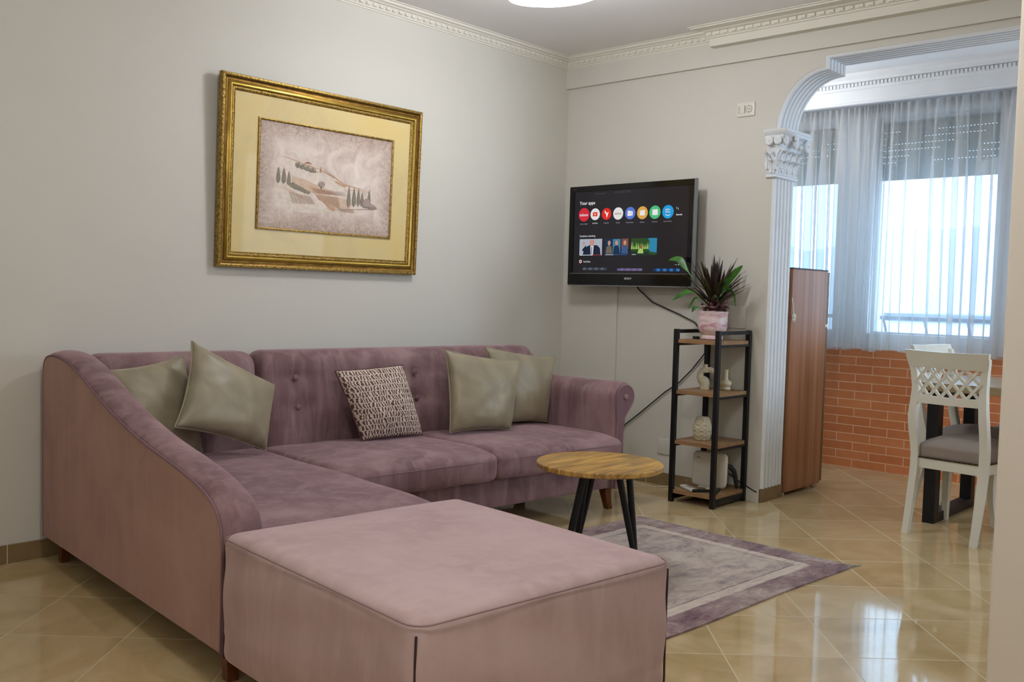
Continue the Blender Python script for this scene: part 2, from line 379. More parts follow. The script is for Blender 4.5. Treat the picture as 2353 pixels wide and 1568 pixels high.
def mesh_obj(name, mb, mats, parent=None, smooth=False, bevel=0, seg=2, angle=40, fn=None, sub=0, tri=False):
    me = bpy.data.meshes.new(name); me.from_pydata(mb.v, [], mb.f)
    if not isinstance(mats, (list, tuple)): mats = [mats]
    for x in mats: me.materials.append(M[x] if isinstance(x, str) else x)
    for p, i in zip(me.polygons, mb.mi): p.material_index = i
    bm = bmesh.new(); bm.from_mesh(me)
    bmesh.ops.recalc_face_normals(bm, faces=bm.faces)
    if tri: bmesh.ops.triangulate(bm, faces=[f for f in bm.faces if len(f.verts) > 4])
    if bevel:
        es = [e for e in bm.edges if len(e.link_faces) == 2 and e.calc_face_angle(0) > R(35)]
        bmesh.ops.bevel(bm, geom=es, offset=bevel, segments=seg, profile=.5, affect='EDGES', clamp_overlap=True)
    if fn:
        for v in bm.verts: v.co = Vector(fn(v.co))
    bm.to_mesh(me); bm.free()
    if smooth:
        me.polygons.foreach_set('use_smooth', [True]*len(me.polygons))
        try: me.set_sharp_from_angle(angle=R(angle))
        except Exception: pass
    o = bpy.data.objects.new(name, me); COL.objects.link(o)
    if sub:
        md = o.modifiers.new('sub', 'SUBSURF'); md.levels = sub; md.render_levels = sub
    if parent: o.parent = parent
    return o
def thing(name, label, cat, loc=(0, 0, 0), rz=0, group=None):
    o = bpy.data.objects.new(name, None); COL.objects.link(o); o.location = loc; o.rotation_euler = (0, 0, rz)
    o.empty_display_size = .1
    o['label'] = label; o['category'] = cat
    if group: o['group'] = group
    return o
def tag(o, label, cat, group=None):
    o['label'] = label; o['category'] = cat
    if group: o['group'] = group
    return o
def struct(o): o['kind'] = 'structure'; return o
def copy_tree(o, parent=None):
    c = o.copy(); COL.objects.link(c)
    if parent: c.parent = parent
    for ch in list(o.children): copy_tree(ch, c)
    return c
def roundbox(lx, ly, lz, r, n=14, k=4):
    """rounded box centred on the origin, meshed finely so it can be reshaped"""
    def axis(L):
        e = [ -L/2 + r*(1-math.cos(i*PI/2/k)) for i in range(k+1)]
        inn = [ -L/2+r + (L-2*r)*i/n for i in range(1, n)]
        return e+inn+[-x for x in reversed(e)]
    ax, ay, az = axis(lx), axis(ly), axis(lz)
    mb = MB(); idx = {}
    def V(x, y, z):
        p = Vector((x, y, z)); q = Vector((max(-lx/2+r, min(lx/2-r, x)), max(-ly/2+r, min(ly/2-r, y)), max(-lz/2+r, min(lz/2-r, z))))
        d = p-q
        if d.length > 1e-9: p = q+d.normalized()*r
        key = (round(p.x, 5), round(p.y, 5), round(p.z, 5))
        if key not in idx: idx[key] = len(mb.v); mb.v.append(tuple(p))
        return idx[key]
    def face(A, B, mk):
        for i in range(len(A)-1):
            for j in range(len(B)-1):
                q = [V(*mk(A[i], B[j])), V(*mk(A[i+1], B[j])), V(*mk(A[i+1], B[j+1])), V(*mk(A[i], B[j+1]))]
                q = [a for t, a in enumerate(q) if a != q[t-1]]
                if len(set(q)) > 2: mb.f.append(tuple(q)); mb.mi.append(0)
    for sg in (-1, 1):
        face(ax, ay, lambda a, b: (a, b, sg*lz/2)); face(ax, az, lambda a, b: (a, sg*ly/2, b)); face(ay, az, lambda a, b: (sg*lx/2, a, b))
    return mb
def text_obj(name, s, size, mat, parent, loc, rot, align='LEFT', sx=1.0, ext=.0004, bold=0):
    c = bpy.data.curves.new(name, 'FONT'); c.body = s; c.size = size; c.extrude = ext; c.align_x = align; c.offset = bold
    o = bpy.data.objects.new(name+'_tmp', c); COL.objects.link(o)
    dg = bpy.context.evaluated_depsgraph_get(); me = bpy.data.meshes.new_from_object(o.evaluated_get(dg)); me.name = name
    bpy.data.objects.remove(o); bpy.data.curves.remove(c)
    me.materials.clear(); me.materials.append(M[mat] if isinstance(mat, str) else mat)
    q = bpy.data.objects.new(name, me); COL.objects.link(q); q.parent = parent; q.location = loc; q.rotation_euler = rot; q.scale = (sx, 1, 1)
    return q

# ================================================================== STRUCTURE
XB, YA, ZC = 4.93, 4.085, 2.705
XB2 = 5.18; XW = 6.50; ZD = 2.66; YJ = 2.59
struct(mesh_obj('floor', MB().box(-1.4, 6.75, -2.6, 4.35, -.1, 0), 'floor'))
struct(mesh_obj('ceiling', MB().box(-1.4, XB+.02, -2.6, 4.35, ZC, ZC+.12), 'ceil'))
struct(mesh_obj('ceiling_dining', MB().box(XB2-.02, XW+.02, -.9, 3.6, ZD, ZD+.165), 'dwall'))
struct(mesh_obj('wall_left', MB().box(-1.4, XB+.01, YA, YA+.25, 0, ZC), 'wall'))
struct(mesh_obj('wall_side', MB().box(-1.4, -1.2, -2.6, YA, 0, ZC), 'wall'))
struct(mesh_obj('wall_rear', MB().box(-1.2, 2.2, -2.6, -2.4, 0, ZC), 'wall'))
M['wallnear'] = simple('near_wall_paint', '#d0c9bf', .6, var=.02, vscale=2)
struct(mesh_obj('wall_right', MB().box(1.74, 1.98, -2.4, .478, 0, ZC), 'wallnear', bevel=.006, seg=3, smooth=True))
struct(mesh_obj('wall_alcove', MB().box(1.98, XB2, -.95, -.75, 0, ZC), 'wall'))
# wall with the arch
YO = -.35                                                    # far jamb of the opening, out of view
left = [(YJ-.012, 2.06), (YJ-.013, 2.095)]
arc = []
cy, cz, ry, rz_ = 2.305, 2.085, .272, .33
for i in range(1, 13):
    a = PI/2*i/12; arc.append((cy+ry*math.cos(a), cz+rz_*math.sin(a)))
half = [(YJ, 0), (YJ, 1.9), (cy+ry, cz)]+arc+[(2.305, 2.475)]
mid = (YO+YJ)
poly = [(4.3, 0)]+half+[(mid-y, z) for y, z in reversed(half)]+[(-.95, 0), (-.95, ZC+.05), (4.3, ZC+.05)]
struct(mesh_obj('wall_back', MB().prism(poly, lambda y, z: (XB, y, z), lambda y, z: (XB2, y, z)), 'wall', tri=True))
# slightly proud beam band above
struct(mesh_obj('trim_1', MB().box(XB-.026, XB, -.95, YA, 2.508, ZC), 'wall'))
# fluted soffit moulding of the arch (on the reveal)
def fluted(path, x0, x1, nfl=6, depth=.011, base=.006):
    # cross-section across x, offset inwards (towards the opening)
    n = len(path); P = [Vector((0, y, z)) for y, z in path]; offs = []
    prof = [(x0, 0)]; wdt = (x1-x0)/nfl
    for i in range(nfl):
        a = x0+i*wdt
        prof += [(a+.08*wdt, base), (a+.16*wdt, base+depth*.7), (a+.34*wdt, base+depth), (a+.56*wdt, base+depth*.85), (a+.72*wdt, base+depth*.35), (a+.80*wdt, base)]
    prof.append((x1, 0))
    rings = []
    for i in range(n):
        d1 = (P[i]-P[i-1]).normalized() if i else (P[1]-P[0]).normalized()
        d2 = (P[i+1]-P[i]).normalized() if i < n-1 else d1
        n1 = Vector((0, -d1.z, d1.y)); n2 = Vector((0, -d2.z, d2.y)); nn = (n1+n2); nn.normalize(); nn = nn/max(.35, nn.dot(n1))
        rings.append([P[i]+nn*h+Vector((x, 0, 0)) for x, h in prof])
    return rings
pth = [(YJ, .0775), (YJ, 1.845)]
rr = fluted(pth, XB+.003, XB2-.003)
struct(mesh_obj('trim_2', MB().loft(rr), 'archw', smooth=True, angle=35))
pth = [(cy+ry, 2.09)]+arc+[(2.305, 2.475), (mid/2, 2.475)]
rr = fluted(pth, XB+.003, XB2-.003)
struct(mesh_obj('trim_3', MB().loft(rr), 'archw', smooth=True, angle=35))
# thin white edge bead along the wall side of the arch
# capital
cap = MB()
def capbox(x0, x1, yin, z0, z1): cap.box(x0, x1, yin, YJ+.035, z0, z1)
X0, X1 = XB-.028, XB2+.012
cap.loft([[(X0+a, YJ+.03, z), (X1-a, YJ+.03, z), (X1-a, YJ-b, z), (X0+a, YJ-b, z)] for z, a, b in
          ((1.835, .022, .016), (1.842, .010, .030), (1.852, .010, .032), (1.858, .02, .022), (1.868, .012, .028), (1.875, .022, .02), (1.90, .022, .022), (1.96, .018, .030), (2.02, .010, .045), (2.045, -.004, .066), (2.052, -.012, .078), (2.068, -.012, .082), (2.072, -.018, .09), (2.10, -.024, .098))])
def acanthus(cx, cyy, z0, H, W, ax='x', sgn=1, lean=.0):
    # lobed leaf rising from z0, tip curling outwards; ax = direction of its width
    rings = []
    for i in range(19):
        t = i/18; lob = .72+.28*abs(math.cos(t*PI*3.2))
        w_ = W*(.55+.45*math.sin(PI*min(1, t*1.15+.1)))*lob*(1-max(0, t-.75)*2.6)
        out = .006+.030*max(0, t-.35)**1.6*1.9; z = z0+H*(t if t < .86 else .86-(t-.86)*.9); out += .010*max(0, t-.86)/.14
        row = []
        for k in range(7):
            u = -1+k/3; d = out+.006*(1-abs(u))**2+.003*math.cos(u*7)
            if ax == 'x': row.append((cx+u*w_+lean*t, cyy-d, z-.006*abs(u)))
            else: row.append((cx-d, cyy+u*w_+lean*t, z-.006*abs(u)))
        for k in range(6, -1, -1):
            p = row[k]; row.append((p[0], p[1]+.008, p[2]) if ax == 'x' else (p[0]+.008, p[1], p[2]))
        rings.append(row)
    cap.loft(rings)
for k in range(4): acanthus(X0+.045+k*(X1-X0-.09)/3, YJ-.020, 1.868, .088, .031)
for k in range(3): acanthus(X0+.085+k*(X1-X0-.17)/2, YJ-.022, 1.895, .118, .030)
acanthus(X0+.020, YJ-.024, 1.905, .112, .022); acanthus(X1-.020, YJ-.024, 1.905, .112, .022)
acanthus(X0+.016, YJ-.006, 1.868, .088, .020, 'y'); acanthus(X0+.014, YJ+.020, 1.888, .112, .018, 'y'); acanthus(X0+.014, YJ-.022, 1.888, .112, .014, 'y')
def volute(cx, cyy, czz, r, ax, sgn):
    pts = []; rad = []
    for i in range(26):
        a = i/25*2.25*2*PI; q = r*(1-i/25*.86)
        if ax == 'x': pts.append((cx+sgn*q*math.cos(a+.6), cyy-.004*i/25, czz+q*math.sin(a+.6)))
        else: pts.append((cx-.004*i/25, cyy+sgn*q*math.cos(a+.6), czz+q*math.sin(a+.6)))
        rad.append(.0095*(1-i/25*.35))
    cap.tube(pts, rad, 8)
volute(X0+.026, YJ-.074, 2.040, .026, 'x', -1); volute(X1-.022, YJ-.086, 2.030, .032, 'x', 1)
volute(X0-.014, YJ+.004, 2.036, .022, 'y', 1); volute(X0-.014, YJ-.050, 2.036, .020, 'y', -1)
cap.sphere((XB+.11, YJ-.078, 2.03), .03, 10, 7, (1, .6, 1)); cap.sphere((XB+.09, YJ-.092, 2.06), .018, 8, 6, (1.3, .6, 1)); cap.sphere((XB+.14, YJ-.09, 2.015), .016, 8, 6)
cap.box(X0-.012, X1+.012, YJ-.10, YJ+.04, 2.085, 2.102)
struct(mesh_obj('trim_4', cap, 'archw', smooth=True, angle=50))
# cornice profile swept along the two walls
def dentils(mb, fn, L, pitch, w, h0, h1, p0, p1, s0=0.0):
    k = int(L/pitch)
    for i in range(k):
        a = s0+i*pitch
        q = [fn(a, p0, h0), fn(a+w, p0, h0), fn(a+w, p1, h0), fn(a, p1, h0), fn(a, p0, h1), fn(a+w, p0, h1), fn(a+w, p1, h1), fn(a, p1, h1)]
        mb.add(q, [(0, 1, 2, 3), (4, 5, 6, 7), (0, 1, 5, 4), (1, 2, 6, 5), (2, 3, 7, 6), (3, 0, 4, 7)])
prof = [(0, -.066), (.006, -.066), (.008, -.058), (.014, -.056), (.016, -.050), (.030, -.028), (.040, -.026), (.044, -.020), (.058, -.016), (.060, -.006), (.070, -.004), (.070, 0), (0, 0)]
c1 = MB(); L1 = XB+1.2
def cA(a, p, h): return (-1.2+a, YA-p, ZC+h)
def cB(a, p, h): return (XB-.020-p, YA-a, ZC+h)
ringA = [[(-1.2, YA-p, ZC+h) for p, h in prof], [(XB-.020-p, YA-p, ZC+h) for p, h in prof]]
c1.loft(ringA); dentils(c1, cA, L1-.05, .045, .022, -.047, -.031, .012, .030)
struct(mesh_obj('trim_5', c1, 'trimw', smooth=True, angle=30))
c2 = MB(); c2.loft([[(XB-.020-p, YA-p, ZC+h) for p, h in prof], [(XB-.020-p, 2.9, ZC+h) for p, h in prof]])
dentils(c2, cB, 1.05, .045, .022, -.047, -.031, .012, .030, .05)
struct(mesh_obj('trim_6', c2, 'trimw', smooth=True, angle=30))
# pelmet box in front of the wall with its own dentil cornice
YP = 2.975
pp = [(0, -.100), (.062, -.100), (.062, -.056), (.070, -.054), (.072, -.046), (.080, -.044), (.082, -.024), (.092, -.022), (.100, -.018), (.104, -.014), (.158, -.012), (.160, -.006), (.172, -.004), (.172, 0), (0, 0)]
pm = MB(); rings = [[(XB-.020-p, YP+max(0, p-.062)*.75, ZC+h) for p, h in pp], [(XB-.020-p, -.75, ZC+h) for p, h in pp]]
pm.loft(rings)
dentils(pm, lambda a, p, h: (XB-.020-p, YP-a, ZC+h), 3.6, .052, .027, -.042, -.026, .080, .090, 0)
struct(mesh_obj('trim_7', pm, 'trimw', smooth=True, angle=30))
# baseboards
def baseb(name, x0, x1, y0, y1, joints, horiz):
    o = struct(mesh_obj(name, MB().box(x0, x1, y0, y1, 0, .076), 'basetile', bevel=.002, seg=1))
    g = MB()
    for j in joints:
        if horiz: g.box(j-.0018, j+.0018, y0-.0006, y1, 0, .0765)
        else: g.box(x0-.0006, x1, j-.0018, j+.0018, 0, .0765)
    if joints: mesh_obj('grout_line', g, 'grout', o)
baseb('baseboard_left', -1.2, XB, YA-.010, YA, [1.44+.39*i for i in range(-6, 9)], True)
baseb('baseboard_back', XB-.010, XB, YJ, YA-.01, [3.36, 3.75], False)
baseb('baseboard_jamb', XB-.004, XB2, YJ-.012, YJ, [], True)
pb = MB().box(XB-.014, XB-.010, YJ-.002, YJ+.105, 0, .079)
struct(mesh_obj('trim_8', pb, 'wall'))
# dining room shell
struct(mesh_obj('wall_dining_left', MB().box(XB2, XW, 3.46, 3.6, 0, ZD), 'dwall'))
struct(mesh_obj('wall_dining_right', MB().box(XB2, XW, -.95, -.8, 0, ZD), 'dwall'))
WZ0, WZ1 = .945, 2.42
WIN = [(2.905, 3.36), (1.865, 2.655)]
ww = MB(); ys = [3.6, 3.36, 2.905, 2.655, 1.865, -.95]
ww.box(XW, XW+.22, -.95, 3.6, 0, WZ0); ww.box(XW, XW+.22, -.95, 3.6, WZ1, ZD+.16)
for a, b in ((3.36, 3.6), (2.655, 2.905), (-.95, 1.865)): ww.box(XW, XW+.22, a, b, WZ0, WZ1)
struct(mesh_obj('wall_dining_window', ww, 'dwall'))
struct(mesh_obj('trim_9', MB().box(XW-.012, XW, -.8, 3.46, 0, .8375), 'brick'))
# dining cornice and curtain pelmet
XP = 6.22
dp = [(0, 2.464), (-.012, 2.464), (-.014, 2.474), (-.010, 2.478), (-.010, 2.556), (-.018, 2.560), (-.020, 2.572), (-.022, 2.574), (-.022, 2.60), (-.036, 2.604), (-.040, 2.622), (-.060, 2.640), (-.064, 2.66), (.03, 2.66), (.03, 2.464)]
dm = MB(); dm.loft([[(XP+x, 3.46, z) for x, z in dp], [(XP+x, -.8, z) for x, z in dp]])
dentils(dm, lambda a, p, h: (XP-p, 3.44-a, h), 4.2, .0245, .0150, 2.576, 2.598, .020, .034)
struct(mesh_obj('trim_10', dm, 'dwall', smooth=True, angle=30))
# windows
for i, (a, b) in enumerate(WIN):
    f = MB(); x0, x1 = XW+.06, XW+.11; t = .018
    f.box(x0, x1, a, a+t, WZ0, WZ1); f.box(x0, x1, b-t, b, WZ0, WZ1); f.box(x0, x1, a+t, b-t, WZ0, WZ0+.012); f.box(x0, x1, a+t, b-t, WZ1-.03, WZ1)
    wo = struct(mesh_obj('window_%d' % (i+1), f, 'winframe'))
    mesh_obj('window_pane', MB().box(XW+.083, XW+.087, a+t, b-t, WZ0+.012, WZ1-.03), 'glass', wo)
    sh = MB(); z = 2.0
    random.seed(3+i)
    while z < 2.40:
        sh.box(XW+.13, XW+.142, a+.002, b-.002, z, z+.038)
        if z > 2.06 and z < 2.30:
            y = a+.002
            while y < b-.03:
                if math.sin(y*9+z*31)+.4*math.sin(y*23) > -.1 : gap = .010
                else: gap = 0
                sh.box(XW+.132, XW+.140, y, y+.022-gap, z+.038, z+.0415); y += .022
        else: sh.box(XW+.132, XW+.140, a+.002, b-.002, z+.038, z+.0415)
        z += .0415
    mesh_obj('roller_shutter', sh, 'shutter', wo)
# balcony railing outside
rl = thing('balcony_railing', 'iron balcony railing with curled bars outside the curtained windows', 'railing', (6.95, 2.4, 0))
mesh_obj('top_rail', MB().box(-.012, .012, -1.6, 1.3, 1.035, 1.062), 'rail', rl)
for i in range(10):
    y = -1.42+i*.29; pts = []
    for k in range(13):
        t = k/12; pts.append((0, y+.035*math.sin(t*2*PI), .25+.79*t))
    mesh_obj('baluster', MB().tube(pts, .009, 6), 'rail', rl)
mesh_obj('bottom_rail', MB().box(-.012, .012, -1.6, 1.3, .235, .26), 'rail', rl)
mesh_obj('post', MB().box(-.02, .02, -1.62, -1.58, -.1, 1.06), 'rail', rl)
mesh_obj('post', MB().box(-.02, .02, 1.28, 1.32, -.1, 1.06), 'rail', rl)
struct(mesh_obj('balcony_slab', MB().box(6.72, 7.3, -.95, 3.9, -.2, -.1), 'dwall'))
# distant hillside and a pale building seen through the curtain
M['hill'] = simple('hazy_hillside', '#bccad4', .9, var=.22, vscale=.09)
hm = MB(); rings = []
for i in range(25):
    y = -30+i*5; h = 7.8+1.3*math.sin(i*.7)+.9*math.sin(i*1.9)
    rings.append([(78, y, -12), (92, y, h*.85), (104, y, h+1.2), (125, y, -12)])
hm.loft(rings)
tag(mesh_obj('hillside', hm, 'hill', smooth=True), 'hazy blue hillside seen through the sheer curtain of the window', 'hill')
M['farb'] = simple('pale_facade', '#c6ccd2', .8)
fb = thing('apartment_building', 'pale distant building seen through the right edge of the window', 'building', (40, 11.2, -12))
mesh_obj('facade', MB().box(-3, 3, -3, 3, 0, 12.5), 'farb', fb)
mesh_obj('roof', MB().box(-3.2, 3.2, -3.2, 3.2, 12.5, 12.8), 'rail', fb)

# ================================================================== CURTAIN
random.seed(11)
def curtain():
    mb = MB(); n = 1100; ya, yb = 3.43, 1.10; zs = [2.474, 2.452, 2.43, 2.405, 2.37, 2.3, 2.15, 1.95, 1.7, 1.45, 1.2, 1.0, .9, .845, .832]
    knots = []; p = 0; y = 0
    L = ya-yb
    # irregular pleat phase
    ph = []; acc = 0; rate = 1
    for i in range(n+1):
        s = i/n*L
        rate = 2*PI/(.118*(1+.36*math.sin(s*5.1+1)+.28*math.sin(s*12.7)))
        ph.append(acc); acc += rate*L/n
    for zi, z in enumerate(zs):
        t = (2.474-z)/(2.474-.832)
        for i in range(n+1):
            s = i/n*L; a = ph[i]
            dr = .012*math.sin(s*7+t*2)*t
            amp = .014+.026*min(1, t*3)*(.6+.4*math.sin(s*4.3+.5))
            top = max(0, 1-t*14)
            x = 6.36+amp*math.sin(a)*(1-.55*top)+(.004+.007*max(0, 1-t*5))*math.sin(a*2.6+z)*(1-t*.6)+.006*math.sin(a*.5+z*2)*t
            yy = ya-s+dr+(.012+.024*abs(math.sin(s*2.9+.4)))*min(1, t*3)*math.sin(2*a)*(1-.3*t)
            zz = z+(.008*math.sin(a*.31+1) if z < .86 else 0)
            mb.v.append((x, yy, zz))
    w = n+1
    k0 = len(mb.v)
    for zi in (0, 1, 2):                       # doubled fabric of the heading band
        for i in range(n+1):
            q = mb.v[zi*w+i]; mb.v.append((q[0]+.004, q[1], q[2]-(.003 if zi == 2 else 0)))
    for r in range(2):
        for i in range(n): mb.f.append((k0+r*w+i, k0+r*w+i+1, k0+(r+1)*w+i+1, k0+(r+1)*w+i)); mb.mi.append(0)
    for r in range(len(zs)-1):
        for i in range(n): mb.f.append((r*w+i, r*w+i+1, (r+1)*w+i+1, (r+1)*w+i)); mb.mi.append(0)
    return mb
cu = thing('sheer_curtain', 'pleated grey sheer curtain hanging over the dining windows', 'curtain', (0, 0, 0))
mesh_obj('drape', curtain(), 'curtain', cu, smooth=True, angle=180)
mesh_obj('curtain_rail', MB().box(6.33, 6.39, 1.0, 3.45, 2.478, 2.50), 'winframe', cu)

# ================================================================== CORNER SOFA
sofa = thing('corner_sofa', 'mauve velvet corner sofa with sloping left arm and buttoned back against the wall', 'sofa', (1.572, 4.052, 0), R(-5.2))
# local frame: x = along the wall, y = -w (towards the camera), z up
VEL = 'velvet'
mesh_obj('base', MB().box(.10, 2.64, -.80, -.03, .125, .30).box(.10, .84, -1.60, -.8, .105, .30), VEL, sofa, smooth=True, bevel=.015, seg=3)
# sloping left arm
prof = [(.012, .10), (.004, .40), (.002, .80), (.03, .838), (.10, .853), (.20, .852), (.28, .842), (.38, .820), (.50, .784), (.62, .742), (.75, .703), (.90, .664), (1.05, .632), (1.20, .609), (1.32, .592), (1.44, .571), (1.53, .549), (1.59, .525), (1.63, .492), (1.652, .45), (1.658, .40), (1.656, .25), (1.652, .10)]
def smoothp(p, k=1):
    for _ in range(k):
        q = [p[0]]
        for a, b in zip(p, p[1:]): q += [(a[0]*.75+b[0]*.25, a[1]*.75+b[1]*.25), (a[0]*.25+b[0]*.75, a[1]*.25+b[1]*.75)]
        p = q+[p[-1]]
    return p
def offset_poly(pl, d):
    n = len(pl); out = []
    for i in range(n):
        a, b, c = Vector(pl[i-1]), Vector(pl[i]), Vector(pl[(i+1) % n])
        t1, t2 = (b-a), (c-b); t1.normalize(); t2.normalize()
        n1, n2 = Vector((-t1.y, t1.x)), Vector((-t2.y, t2.x)); nn = n1+n2
        if nn.length < 1e-6: nn = n1
        nn.normalize(); out.append(tuple(b+nn*min(d/max(.5, nn.dot(n1)), abs(d)*1.6) if d > 0 else b+nn*d))
    return out
sp = smoothp(prof, 2); ybl = sp
arm = MB(); rings = []
for uu, e in ((0, 0), (.006, .008), (.02, .015), (.045, .021), (.07, .022), (.095, .018), (.115, .009), (.128, -.004), (.132, -.012)):
    op = offset_poly(sp, e)
    op = [(w_, z_ if 2 < i < len(op)-3 else max(.10, z_)) for i, (w_, z_) in enumerate(op)]
    op[0] = (sp[0][0], .10); op[-1] = (sp[-1][0]+e*.6, .10)
    rings.append([(uu, -w_, z_) for w_, z_ in op])
arm.loft(rings)
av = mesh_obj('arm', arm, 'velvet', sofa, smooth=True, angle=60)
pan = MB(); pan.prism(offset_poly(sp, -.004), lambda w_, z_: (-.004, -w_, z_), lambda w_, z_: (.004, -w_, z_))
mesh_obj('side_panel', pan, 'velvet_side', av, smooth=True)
mesh_obj('piping', MB().tube([(-.002, -w_, z_) for w_, z_ in sp], .0042, 6), 'piping', av, smooth=True)
# backrests
BUT = [(1.045, .73), (1.06, .59), (1.735, .735), (1.75, .60), (2.42, .735), (2.42, .60), (.46, .735), (.46, .60)]
def back(u0, u1, name, rr=.07, rcorner=0):
    L = u1-u0; mb = roundbox(L, .19, .74, .065, 34, 5)
    def fn(p):
        x, y, z = p; z += .485; t = (z-.115)/.74
        w = .105-y           # local w: front is larger
        w += -.012+.035*(1-t)*(1 if y < 0 else 0)
        if y < -.02:
            bulge = .018*math.sin(PI*min(1, max(0, (z-.38)/.46)))
            w += bulge
            for bu, bz in BUT:
                d2 = ((x+(u0+u1)/2-bu)/.05)**2+((z-bz)/.04)**2
                w -= .020*math.exp(-d2)
                # vertical pull folds and horizontal seam
                w -= .006*math.exp(-((x+(u0+u1)/2-bu)/.012)**2)*(1 if .5 < z < .8 else 0)
            w -= .0045*math.exp(-((z-.735)/.006)**2)+.0045*math.exp(-((z-.598)/.006)**2)
            w += .0025*math.sin((x+u0)*61+2*math.sin(z*9))
        if rcorner and x > 0:
            dx = x-(L/2-rcorner); dz = z-(.855-rcorner)
            if dx > 0 and dz > 0:
                ang = max(dx, dz); d = math.hypot(dx, dz)
                if d > 1e-6:
                    k = ang/d; x = L/2-rcorner+dx*k; z = .855-rcorner+dz*k
        return (x+(u0+u1)/2, -w, z)
    return mesh_obj(name, mb, VEL, sofa, smooth=True, angle=180, fn=fn)
back(.135, .862, 'backrest')
b2 = back(.868, 2.63, 'backrest', rcorner=.085)
for bu, bz in BUT[:6]:
    w = .205 - .002
    mesh_obj('button', MB().sphere((bu, -(w-.003+.03*(.75-bz)), bz), .0145, 14, 8, (1, .42, 1)), 'piping', b2, smooth=True)
# seat cushions
def seat(u0, u1, w0, w1, z0, z1, name, crown=.012, seamz=.375):
    lx, ly, lz = u1-u0, w1-w0, z1-z0
    mb = roundbox(lx, ly, lz, .032, 16, 4)
    def fn(p):
        x, y, z = p
        if z > 0: z += crown*(1-(2*x/lx)**2*.7)*(1-(2*y/ly)**2*.8)
        if y < -ly*.3 and z > -.02: z -= .018*((-y-ly*.3)/(ly*.2))**1.5*(z+.02)/(lz/2+.02)
        if y < 0 and abs(z) < lz*.45: y -= .010*(1-(2*z/lz)**2)
        z += .0018*math.sin(x*23+y*11)
        return (x+(u0+u1)/2, y-(w0+w1)/2, z+(z0+z1)/2)
    s = mesh_obj(name, mb, VEL, sofa, smooth=True, angle=180, fn=fn)
    return s
s0 = seat(.135, .855, .20, 1.625, .275, .418, 'seat_cushion')
s1 = seat(.862, 1.722, .20, .885, .275, .418, 'seat_cushion')
s2 = seat(1.730, 2.592, .20, .885, .275, .418, 'seat_cushion')
for s, a, b in ((s1, .885, 1.70), (s2, 1.75, 2.57)):
    mesh_obj('piping', MB().tube([(a+(b-a)*i/16, -.8905-.003*math.sin(PI*i/16), .372+.004*math.sin(PI*i/16)) for i in range(17)], .0028, 6), 'piping', s, smooth=True)
# right rolled arm
def armprof(e=0):
    pts = [(2.598-e, .125), (2.598-e, .50), (2.592-e, .57)]
    cx, cz, r = 2.668, .612, .078+e
    for i in range(15):
        a = R(175-i*15.5); pts.append((cx+r*math.cos(a)*1.0, cz+r*math.sin(a)))
    pts += [(2.676+e, .50), (2.668+e, .42), (2.664+e, .125)]
    return pts
ra = MB(); rings = []
for w_, e in ((.03, 0), (.30, .0), (.60, .002), (.76, .006), (.80, .006), (.815, .001), (.82, -.006)):
    rings.append([(u_, -w_, z_) for u_, z_ in armprof(e)])
ra.loft(rings)
ar = mesh_obj('arm', ra, VEL, sofa, smooth=True, angle=60)
pts = armprof(-.012)
mesh_obj('front_panel', MB().prism(pts, lambda u_, z_: (u_, -.818, z_), lambda u_, z_: (u_, -.828, z_)), 'piping', ar, smooth=True, tri=True)
mesh_obj('button', MB().sphere((2.668, -.832, .615), .016, 12, 8, (1, .5, 1)), VEL, ar, smooth=True)
mesh_obj('piping', MB().tube([(u_, -.828, z_) for u_, z_ in armprof(-.010)], .0035, 6), 'velvet', ar, smooth=True)
# feet
def sabre(x, y, dx, dy, h, name='leg'):
    L = []
    for k in range(7):
        t = k/6; s = (1-t)**1.6
        L.append((x+dx*s*.03, y+dy*s*.03, h*t, .017+.010*t*t, .017+.010*t*t))
    return mesh_obj(name, MB().rects(L), 'legwood', sofa, smooth=True, angle=50)
sabre(2.62, -.745, 1, 0, .127); sabre(.055, -1.60, -.2, -.5, .102); sabre(.79, -1.55, .3, -.5, .107); sabre(.06, -.09, -.2, 0, .102); sabre(2.60, -.09, 1, 0, .127); sabre(.79, -.72, .3, -.3, .107)

# ================================================================== POUF
ott = thing('ottoman', 'large square dusty pink velvet ottoman in the foreground', 'ottoman', (1.414, 2.374, 0), R(-5.5))
OW, OL, OH = .853, .925, .459
mb = roundbox(OW, OL, OH-.085, .042, 20, 5)
def of(p):
    x, y, z = p
    ex, ey = abs(2*x/OW), abs(2*y/OL)
    if z > .1: z += .008*(1-ex**4)*(1-ey**4)
    k = max(0, 1-((z+.03)/.17)**2)
    x += math.copysign(.008*k*(1-ey**6), x)*(ex > .9); y += math.copysign(.008*k*(1-ex**6), y)*(ey > .9)
    if z < -.1: x *= .995; y *= .995
    x += .002*math.sin(z*37+y*9)*(ex > .9); y += .002*math.sin(z*31+x*11)*(ey > .9)
    return (x+OW/2-.014, y-OL/2+.005, z+(OH+.085)/2)
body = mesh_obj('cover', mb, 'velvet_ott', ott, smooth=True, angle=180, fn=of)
sm = [(x, y) for x, y in ((-.004, -.02), (OW-.03, -.02), (OW-.03, -OL+.03), (-.004, -OL+.03))]
e = []
x0, x1, y0, y1, rc = .006, OW-.034, -.012, -OL+.022, .03
for (cx, cyy, a0) in ((x1-rc, y0-rc, 90), (x1-rc, y1+rc, 0), (x0+rc, y1+rc, -90), (x0+rc, y0-rc, 180)):
    for i in range(6):
        a = R(a0-i*18); e.append((cx+(rc+.018)*math.cos(a), cyy+(rc+.018)*math.sin(a), OH-.0135))
mesh_obj('seam', MB().tube(e, .0024, 6, loop=True), 'piping_ott', body, smooth=True)
